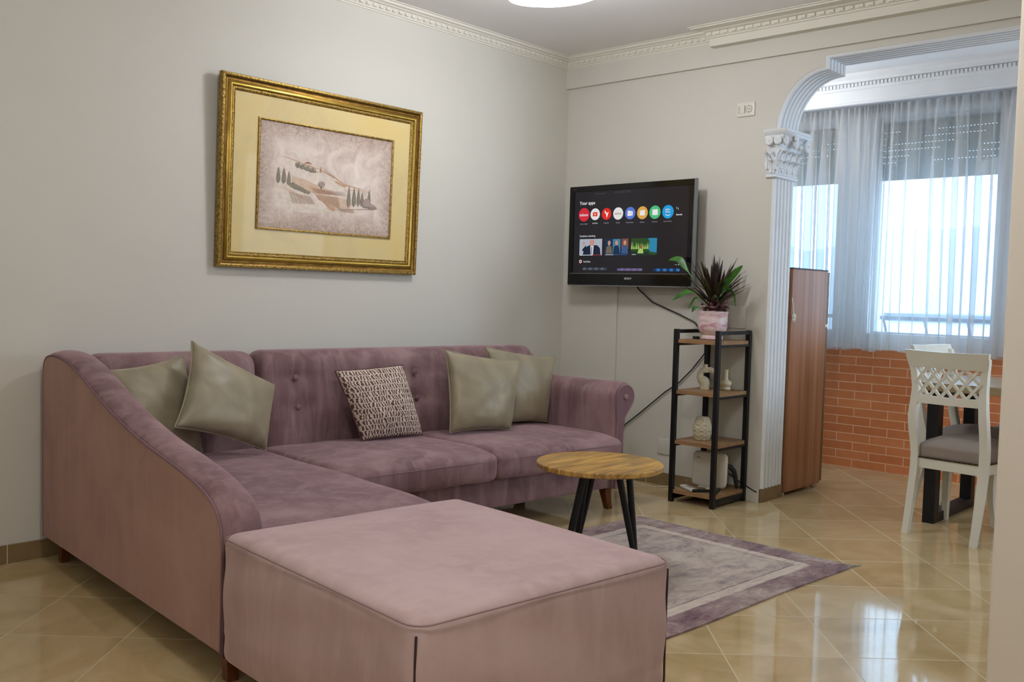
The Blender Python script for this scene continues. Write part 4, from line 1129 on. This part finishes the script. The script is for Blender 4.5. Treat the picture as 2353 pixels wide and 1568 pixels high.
tag(mesh_obj('cable_duct', MB().box(XB-.014, XB, 3.625, 3.675, .078, 1.24), 'wall', bevel=.002), 'wall-coloured vertical cable trunking below the television', 'cable duct')
tag(mesh_obj('white_cord', MB().tube([(4.83, 3.50, .004), (4.845, 3.40, .004), (4.825, 3.33, .004), (4.83, 3.27, .004), (4.80, 3.225, .004), (4.86, 3.20, .004), (4.90, 3.15, .012), (4.85, 3.05, .004), (4.80, 2.98, .03), (4.76, 2.957, .09), (4.73, 2.953, .10)], .0032, 6), 'cordw', smooth=True), 'thin white cord lying along the baseboard left of the shelf tower', 'cable')
tag(mesh_obj('wall_cable', MB().tube([(4.912, 2.78, .14), (4.912, 2.72, .11), (4.912, 2.68, .092), (4.914, 2.62, .066), (4.914, 2.60, .06)], .0035, 6), 'cordb', smooth=True), 'short black cable at the foot of the wall by the arch pilaster', 'cable')
# sockets
def plate(name, label, y0, y1, z0, z1, outlet=False, switch=False):
    t = thing(name, label, 'socket', (XB, (y0+y1)/2, (z0+z1)/2))
    w, h = (y1-y0)/2, (z1-z0)/2
    mesh_obj('plate', MB().box(-.009, 0, -w, w, -h, h), 'socketm' if outlet else 'wall', t, bevel=.006 if outlet else .003, seg=3, smooth=True)
    if outlet:
        g = MB(); g.tube([(-.009, -.022, 0), (-.012, -.022, 0)], .021, 24); mesh_obj('outlet', g, 'white', t, smooth=True)
        g = MB(); g.tube([(-.0121, -.022, 0), (-.0128, -.022, 0)], .017, 24); o = mesh_obj('outlet_well', g, 'socketm', t, smooth=True)
        g = MB()
        for dy in (-.007, .007): g.tube([(-.0128, -.022+dy, 0), (-.0134, -.022+dy, 0)], .0028, 10)
        g.box(-.0134, -.0128, -.0235, -.0205, .011, .016); g.box(-.0134, -.0128, -.0235, -.0205, -.016, -.011)
        g.tube([(-.0115, -.022+.0195*math.cos(i*.2618), .0195*math.sin(i*.2618)) for i in range(24)], .0011, 5, loop=True)
        mesh_obj('pin_holes', g, 'darkhole', t)
    if switch:
        mesh_obj('blank_module', MB().box(-.0115, -.009, .006, .040, -.021, .021), 'white', t, bevel=.001)
        for a_ in (.0035, .0405): mesh_obj('module_gap', MB().box(-.0112, -.009, a_, a_+.0015, -.021, .021), 'darkhole', t)
    return t
plate('wall_socket', 'white wall socket plate high up left of the arch', 2.710, 2.822, 2.196, 2.277, True, True)
plate('blank_plate', 'wall-coloured blank plate behind the potted plant', 2.715, 2.840, .985, 1.120)
plate('blank_plate', 'wall-coloured blank plate low on the wall left of the shelf tower', 3.175, 3.285, .190, .285)

# ================================================================== PAINTING
pa = thing('framed_painting', 'gold framed watercolour of Tuscan-style hills and cypresses on the left wall', 'painting', (2.967, 4.045, 1.240), 0)
pa['label'] = 'gold framed watercolour of hills and cypress trees on the left wall'
pa.rotation_euler = (R(2.0), 0, 0)
PW, PH = .6175, .905
def frame_loft(prof, w, h, cx=0, cz=0, y0=0):
    # prof: (inset from outer edge, protrusion towards viewer)
    mb = MB(); rings = []
    for sx, sz in ((-1, -1), (1, -1), (1, 1), (-1, 1)):
        rings.append([(cx+sx*(w-i), y0-p, cz+sz*(h-i)) for i, p in prof])
    mb.loft(rings, False, False, True); return mb
hc = PH/2
ocb = mesh_obj('outer_carved_band', frame_loft([(0, -.034), (0, -.006), (.003, .0), (.012, .002), (.017, -.001), (.018, -.006)], PW, hc, 0, hc), 'goldcarve', pa, smooth=True, angle=40)
mesh_obj('dark_cove', frame_loft([(.018, -.006), (.022, -.011), (.030, -.012), (.036, -.008)], PW, hc, 0, hc), 'golddark', pa, smooth=True, angle=60)
mesh_obj('gold_ogee', frame_loft([(.036, -.008), (.042, -.003), (.048, -.001), (.053, -.003), (.056, -.008)], PW, hc, 0, hc), 'gold', pa, smooth=True, angle=60)
icb = mesh_obj('inner_carved_band', frame_loft([(.056, -.008), (.057, -.012), (.060, -.009), (.066, -.010), (.070, -.014), (.072, -.012), (.076, -.016)], PW, hc, 0, hc), 'goldcarve', pa, smooth=True, angle=40)
# small relief on carved bands
def along(w, h, step, fn):
    for sx, sz, L, hor in ((0, -1, w, 1), (0, 1, w, 1), (-1, 0, h, 0), (1, 0, h, 0)):
        n_ = int(2*L/step)
        for i in range(n_+1):
            t = -L+2*L*i/n_
            if hor: fn(t, hc+sz*h, i)
            else: fn(sx*w, hc+t, i)
g = MB(); along(PW-.009, hc-.009, .0235, lambda x, z, i: g.sphere((x, -.002, z), .0036, 6, 4, (1, .6, 1)))
mesh_obj('beading', g, 'gold', ocb, smooth=True)
g = MB(); along(PW-.063, hc-.063, .0115, lambda x, z, i: g.sphere((x, .0095, z), .0026, 6, 4, (1, .7, 1)))
mesh_obj('beading', g, 'gold', icb, smooth=True)
mesh_obj('mat_board', MB().box(-PW+.074, PW-.074, .017, .022, .074, PH-.074), 'mat', pa)
iw, ih = .4205, .268; icz = .190+.268; icx = .008
mesh_obj('gold_fillet', frame_loft([(0, -.017), (.001, -.010), (.006, -.009), (.011, -.012), (.012, -.016)], iw, ih, icx, icz), 'goldcarve', pa, smooth=True, angle=40)
prn = mesh_obj('print', MB().box(-iw+.012, iw-.012, .0, .0006, -ih+.012, ih-.012), 'print', pa); prn.location = (icx, .0158, icz)
# painted marks of the watercolour: washes of hills and trees
for nm, c in (('wash_hill', '#c9b09a'), ('wash_ochre', '#bb9577'), ('wash_olive', '#817868'), ('wash_dark', '#5a5146'), ('wash_pale', '#d6cabd'), ('wash_mauve', '#a08c86'), ('wash_red', '#a8614c')):
    M[nm] = simple(nm, c, .6, var=.12, vscale=40)
g = MB(); yy = [-.0004]
def P2(a, b): return (a-.4085 if False else a, b)
def shp(pts, mi):
    yy[0] -= .00002; g.cur = mi; g.add([(x, yy[0], z) for x, z in pts], [tuple(range(len(pts)))])
# coordinates: x right, z up from the centre of the print (width .817, height .512). map from crop fraction
def F(fx, fz): return ((fx-.5)*.793, (.5-fz)*.488)
def band(top, bot, mi): shp([F(*p) for p in top]+[F(*p) for p in reversed(bot)], mi)
band([(.14, .30), (.20, .31), (.30, .345), (.42, .38), (.55, .44), (.62, .50), (.78, .535)], [(.14, .305), (.20, .318), (.30, .355), (.42, .395), (.55, .455), (.62, .52), (.78, .54)], 1)
band([(.22, .49), (.30, .50), (.38, .535), (.46, .565), (.53, .59), (.60, .625)], [(.22, .555), (.28, .60), (.36, .635), (.44, .64), (.52, .635), (.60, .628)], 0)
band([(.36, .565), (.44, .575), (.52, .60), (.57, .625)], [(.36, .63), (.44, .638), (.50, .634), (.57, .63)], 1)
band([(.16, .60), (.22, .635), (.27, .66), (.31, .69)], [(.16, .61), (.22, .66), (.27, .69), (.31, .705)], 0)
band([(.46, .70), (.52, .74), (.57, .78)], [(.46, .72), (.50, .77), (.54, .805)], 1)
band([(.57, .78), (.66, .765), (.80, .745), (.92, .73)], [(.57, .786), (.66, .772), (.80, .755), (.92, .735)], 5)
band([(.62, .57), (.72, .545), (.84, .55)], [(.62, .575), (.72, .556), (.84, .56)], 0)
band([(.56, .48), (.60, .505), (.64, .53)], [(.54, .485), (.58, .515), (.63, .54)], 1)
band([(.10, .455), (.22, .50), (.34, .545), (.46, .60), (.60, .64), (.66, .66)], [(.10, .47), (.22, .56), (.34, .62), (.46, .645), (.60, .655), (.66, .665)], 4)
band([(.20, .32), (.28, .36), (.40, .42), (.50, .47), (.60, .54)], [(.17, .36), (.26, .43), (.38, .47), (.50, .51), (.60, .56)], 4)
band([(.10, .62), (.18, .64), (.28, .70), (.40, .76), (.52, .80)], [(.10, .80), (.20, .84), (.30, .85), (.42, .84), (.54, .815)], 4)
band([(.22, .49), (.30, .50), (.38, .535), (.46, .565), (.53, .59), (.60, .625)], [(.22, .555), (.28, .60), (.36, .635), (.44, .64), (.52, .635), (.60, .628)], 0)
band([(.36, .575), (.44, .585), (.52, .605), (.57, .625)], [(.38, .63), (.44, .638), (.50, .634), (.57, .63)], 1)
band([(.44, .66), (.54, .655), (.64, .66), (.70, .70)], [(.48, .70), (.55, .76), (.60, .775), (.68, .755)], 0)
for i in range(34):                                            # fine grass strokes on the lower slopes
    t = i/33; x = .12+.52*t; zz_ = .68+.12*math.sin(t*2.6); band([(x, zz_), (x+.0015, zz_)], [(x+.02, zz_+.035), (x+.0215, zz_+.035)], 0 if i % 3 else 5)
for i in range(26):                                            # vineyard strokes
    t = i/25; x = .40+.17*t; band([(x, .645), (x+.004, .645)], [(x+.03, .70+.07*t), (x+.034, .70+.07*t)], 0 if i % 2 else 1)
for i in range(18):
    t = i/17; x = .20+.16*t; band([(x, .65+.02*t), (x+.003, .65+.02*t)], [(x+.035, .76-.01*t), (x+.038, .76-.01*t)], 5 if i % 3 == 0 else 0)
for i in range(14):
    t = i/13; x = .60+.10*t; band([(x, .775-.02*t), (x+.003, .775-.02*t)], [(x+.012, .80), (x+.015, .80)], 1)
for i in range(20):
    x = .38+.012*i; band([(x, .585), (x+.0025, .585)], [(x+.03, .63), (x+.033, .63)], 5)
def cyp(fx, fb, h, w, mi):
    pts = [(fx, fb)]
    for k in range(1, 7): t = k/7; pts.append((fx-w*math.sin(PI*t**.62)*.5*(1-t*.35), fb-h*t))
    pts.append((fx, fb-h))
    for k in range(6, 0, -1): t = k/7; pts.append((fx+w*math.sin(PI*t**.62)*.5*(1-t*.35), fb-h*t))
    shp([F(*p) for p in pts], mi)
for fx, fb, h, w in ((.120, .575, .17, .030), (.160, .575, .165, .034), (.197, .585, .15, .028)): cyp(fx, fb, h, w, 2)
for fx, fb, h, w in ((.665, .745, .235, .034), (.708, .735, .215, .036), (.745, .725, .20, .030), (.776, .722, .16, .030), (.835, .718, .20, .026)): cyp(fx, fb, h, w, 2)
def bush(fx, fz, r, mi, sq=1.0):
    shp([F(fx+r*math.cos(2*PI*k/14), fz+r*1.55*sq*math.sin(2*PI*k/14)) for k in range(14)], mi)
for fx, fz, r in ((.225, .575, .020), (.25, .59, .020), (.272, .60, .018), (.295, .61, .017), (.32, .625, .016), (.345, .635, .013)): bush(fx, fz, r, 2, .8)
for fx, fz, r in ((.80, .69, .022), (.815, .66, .024), (.83, .70, .02), (.85, .71, .024), (.875, .715, .018)): bush(fx, fz, r, 5, .9)
band([(.79, .715), (.90, .715)], [(.78, .73), (.90, .728)], 2)
bush(.445, .535, .025, 5, .75); band([(.441, .555), (.447, .555)], [(.437, .585), (.443, .585)], 3)
for i in range(12):
    fx = .245+.012*i; cyp(fx, .385+.004*i, .045+.03*((i*7) % 3)/3, .011, 2)
for fx, fz, r in ((.26, .385, .012), (.29, .39, .014), (.33, .40, .016), (.36, .41, .016), (.39, .41, .012)): bush(fx, fz, r, 2, .6)
band([(.31, .335), (.335, .322), (.36, .338)], [(.31, .342), (.335, .336), (.36, .344)], 6)
band([(.395, .385), (.42, .385)], [(.395, .41), (.42, .412)], 4); cyp(.435, .415, .07, .010, 1)
for i in range(6): cyp(.47+.014*i, .40+.012*i, .045, .004, 5)
pw_ = mesh_obj('painted_landscape', g, ['wash_hill', 'wash_ochre', 'wash_olive', 'wash_dark', 'wash_pale', 'wash_mauve', 'wash_red'], prn)

# ================================================================== CEILING LIGHT
lt = thing('ceiling_light', 'glowing curved LED ribbon lamp under the ceiling', 'lamp', (3.37, 2.90, ZC))
lt.location = (3.365, 2.895, ZC)
mesh_obj('canopy', MB().lathe([(.001, 0), (.07, 0), (.07, -.02), (.062, -.028), (.001, -.028)], 32), 'lampmetal', lt, smooth=True, angle=40)
def ring(rx, ry, zc_, tilt, az, r, n=64):
    pts = []
    for i in range(n):
        a = 2*PI*i/n; x, y = rx*math.cos(a), ry*math.sin(a); z = zc_+tilt*math.cos(a-az)
        pts.append((x, y, z))
    return pts
ds = ring(.225, .225, -.156, -.012, R(132), .013)
mesh_obj('led_ring', MB().tube(ds, .0165, 12, loop=True), 'ledstrip', lt, smooth=True)
db = ring(.212, .212, -.176, .024, R(-40), .013)
g = MB(); rings = []
for p in db: rings.append([(p[0]*1.0, p[1], p[2]), (p[0]*1.05, p[1]*1.05, p[2]+.006), (p[0]*1.05, p[1]*1.05, p[2]+.022), (p[0], p[1], p[2]+.026)])
g.loft(rings, False, True, True); mesh_obj('metal_band', g, 'lampmetal', lt, smooth=True)
for a in (0, 120, 240): mesh_obj('suspension_rod', MB().tube([(.05*math.cos(R(a)), .05*math.sin(R(a)), -.026), (.222*math.cos(R(a)), .222*math.sin(R(a)), -.13)], .003, 6), 'lampmetal', lt)

# ================================================================== FRIDGE
fg = thing('refrigerator', 'walnut-faced refrigerator standing behind the arch pilaster', 'refrigerator', (5.43, 2.86, 0))
mesh_obj('body', MB().box(-.235, .232, -.29, .29, .022, 1.34), 'fridge', fg, bevel=.003)
d = mesh_obj('lower_door', MB().box(.240, .272, -.285, .285, .032, .995), 'fridge_edge', fg, bevel=.004)
mesh_obj('upper_door', MB().box(.240, .272, -.285, .285, 1.012, 1.335), 'fridge_edge', fg, bevel=.004)
mesh_obj('gasket', MB().box(.232, .240, -.275, .275, .04, 1.33), 'white', fg)
mesh_obj('hinge', MB().box(.22, .276, -.292, -.27, .996, 1.011), 'white', fg)
for x in (-.2, .2):
    for y in (-.26, .26): mesh_obj('foot', MB().lathe([(.012, 0), (.014, .004), (.01, .008), (.01, .024)], 12, (x, y, 0)), 'white', fg)
mesh_obj('top_plate', MB().box(-.238, .236, -.292, .292, 1.34, 1.347), 'blackplastic', fg)
g = MB(); g.tube([(5.187, 2.566, 1.17), (5.190, 2.557, 1.12), (5.191, 2.555, 1.075)], .003, 6); g.sphere((5.194, 2.554, 1.062), .015, 10, 8, (1, .8, 1.2)); g.sphere((5.189, 2.553, 1.042), .012, 10, 8); g.tube([(5.187, 2.553, 1.045), (5.190, 2.55, 1.03), (5.196, 2.553, 1.036), (5.198, 2.553, 1.052)], .004, 6)
tag(mesh_obj('knotted_cord', g, 'cordw', smooth=True), 'short white knotted cord hanging against the refrigerator edge', 'cord')

# ================================================================== DINING TABLE
dt = thing('dining_table', 'pale wood dining table with black frame legs in the dining room', 'table', (5.48, 1.14, 0))
mesh_obj('tabletop', MB().box(-.395, .395, -.60, .655, .708, .750), 'tablewood', dt, bevel=.002)
for y in (.60, -.54):
    g = MB(); g.box(-.31, -.24, y-.03, y+.03, 0, .708); g.box(.28, .35, y-.03, y+.03, 0, .708); g.box(-.24, .28, y-.03, y+.03, 0, .05); g.box(-.24, .28, y-.03, y+.03, .66, .708)
    mesh_obj('frame_leg', g, 'black', dt)

# ================================================================== DINING CHAIRS
def make_chair(label, loc, rz, group='white lattice-back dining chairs'):
    t = thing('dining_chair', label, 'chair', loc, rz, group)
    # stiles: (back offset, half width, z)
    st = [(.082, .168, 0), (.066, .168, .06), (.046, .168, .14), (.024, .168, .24), (.008, .168, .33), (.004, .169, .40), (.012, .172, .46), (.030, .175, .53), (.043, .174, .60), (.041, .168, .665), (.038, .165, .74), (.050, .172, .82), (.068, .184, .875), (.078, .188, .900)]
    for s in (-1, 1):
        L = []
        for b, hw, z in st:
            t_ = min(1, z/.3); hx = .014+.006*t_-.006*max(0, (z-.6)/.3); hy = .015+.004*t_-.004*max(0, (z-.6)/.3)
            L.append((-b, s*hw, z, hx, hy))
        mesh_obj('rear_leg', MB().rects(L), 'chairw', t, smooth=True, angle=50)
        F_ = [(.402, .19, 0), (.392, .186, .05), (.378, .180, .12), (.370, .176, .20), (.372, .176, .28), (.374, .178, .345), (.374, .178, .375)]
        mesh_obj('front_leg', MB().rects([(x, s*y, z, .013+.007*z/.35, .013+.007*z/.35) for x, y, z in F_]), 'chairw', t, smooth=True, angle=50)
    def bow(y, k=.030): return k*(1-(y/.2)**2)
    def rail(z0, z1, b0, b1, w, th, name, flare=0):
        rings = []
        for i in range(21):
            y = -w+2*w*i/20; yt = y*(1+flare); sag = 0
            bb0 = b0+bow(y); bb1 = b1+bow(y)
            rings.append([(-bb0-th/2, y, z0), (-bb0+th/2, y, z0), (-bb1+th/2, yt, z1+.004*abs(i-10)/10), (-bb1-th/2, yt, z1+.004*abs(i-10)/10)])
        return mesh_obj(name, MB().loft(rings), 'chairw', t, smooth=True, angle=40)
    rail(.842, .922, .058, .090, .190, .020, 'top_rail', .08)
    rail(.662, .700, .034, .035, .160, .018, 'mid_rail')
    g = MB(); n = 5; hw = .162; z0, z1 = .698, .846; pitch = .0608; sl = (z1-z0)
    for sgn in (-1, 1):
        for i in range(-4, 6):
            ys = i*pitch-.030
            # strip from (ys, z0) to (ys+sgn*sl*.82, z1) clipped to the opening
            pts = []
            for k in range(19):
                q = k/18; y = ys+sgn*q*sl*.82; z = z0+q*sl
                if abs(y) <= hw: pts.append((y, z))
            if len(pts) < 3: continue
            rings = []
            for y, z in pts:
                b = .036+bow(y)+.024*(max(0, z-.70)/.15)**1.3
                w_ = .0068
                rings.append([(-b-.006, y-w_*1.25, z), (-b+.006, y-w_*1.25, z), (-b+.006, y+w_*1.25, z), (-b-.006, y+w_*1.25, z)])
            g.loft(rings)
    mesh_obj('lattice', g, 'chairw', t)
    # apron
    g = MB(); o_ = [(-.012, -.165), (-.012, .165), (.385, .185), (.385, -.185)]; i_ = [(.006, -.147), (.006, .147), (.367, .167), (.367, -.167)]
    n_ = 4
    v = [(x, y, .330) for x, y in o_]+[(x, y, .381) for x, y in o_]
    f = [(3, 2, 1, 0), (4, 5, 6, 7)]
    for k in range(4):
        q = (k+1) % 4; f += [(k, q, 4+q, 4+k)]
    g.add(v, f); mesh_obj('seat_frame', g, 'chairw', t, bevel=.002, seg=1)
    mb = roundbox(.392, .352, .09, .022, 12, 4)
    def cf(p):
        x, y, z = p; tx = (x+.2)/.4; y *= (.90+.12*tx)
        if z > 0: z += (z/.045)*(.034*(1-(2*x/.40)**2)*(1-(y/.18)**2)-.022*(min(1, max(abs(2*x/.402), abs(y/.18))))**4)
        if z < -.02: z -= .004
        return (x+.188, y, z+.4225)
    sc2 = mesh_obj('seat_cushion', mb, 'chairfab', t, smooth=True, angle=180, fn=cf)
    g = MB()
    for k in range(4):
        a, b = o_[k], o_[(k+1) % 4]; L_ = math.hypot(b[0]-a[0], b[1]-a[1]); m_ = int(L_/.0105)
        for i in range(m_):
            q = (i+.5)/m_; x = a[0]+(b[0]-a[0])*q; y = a[1]+(b[1]-a[1])*q
            g.sphere((x-(.003 if k == 0 else 0), y*1.012, .3845), .0054, 6, 4)
    mesh_obj('nail_trim', g, 'nail', sc2, smooth=True)
    return t
ch = make_chair('white lattice-back dining chair with taupe seat seen from behind, nearest the arch', (4.918, 1.565, 0), R(-6.6))
c2 = copy_tree(ch); c2.location = (5.588, 1.825, 0); c2.rotation_euler = (0, 0, R(-99.6))
c2['label'] = 'white dining chair at the head of the table, mostly hidden behind the nearer chair'
c3 = copy_tree(ch); c3.location = (6.172, 1.485, 0); c3.rotation_euler = (0, 0, R(180))
c3['label'] = 'white dining chair on the window side of the table, little more than a leg showing'
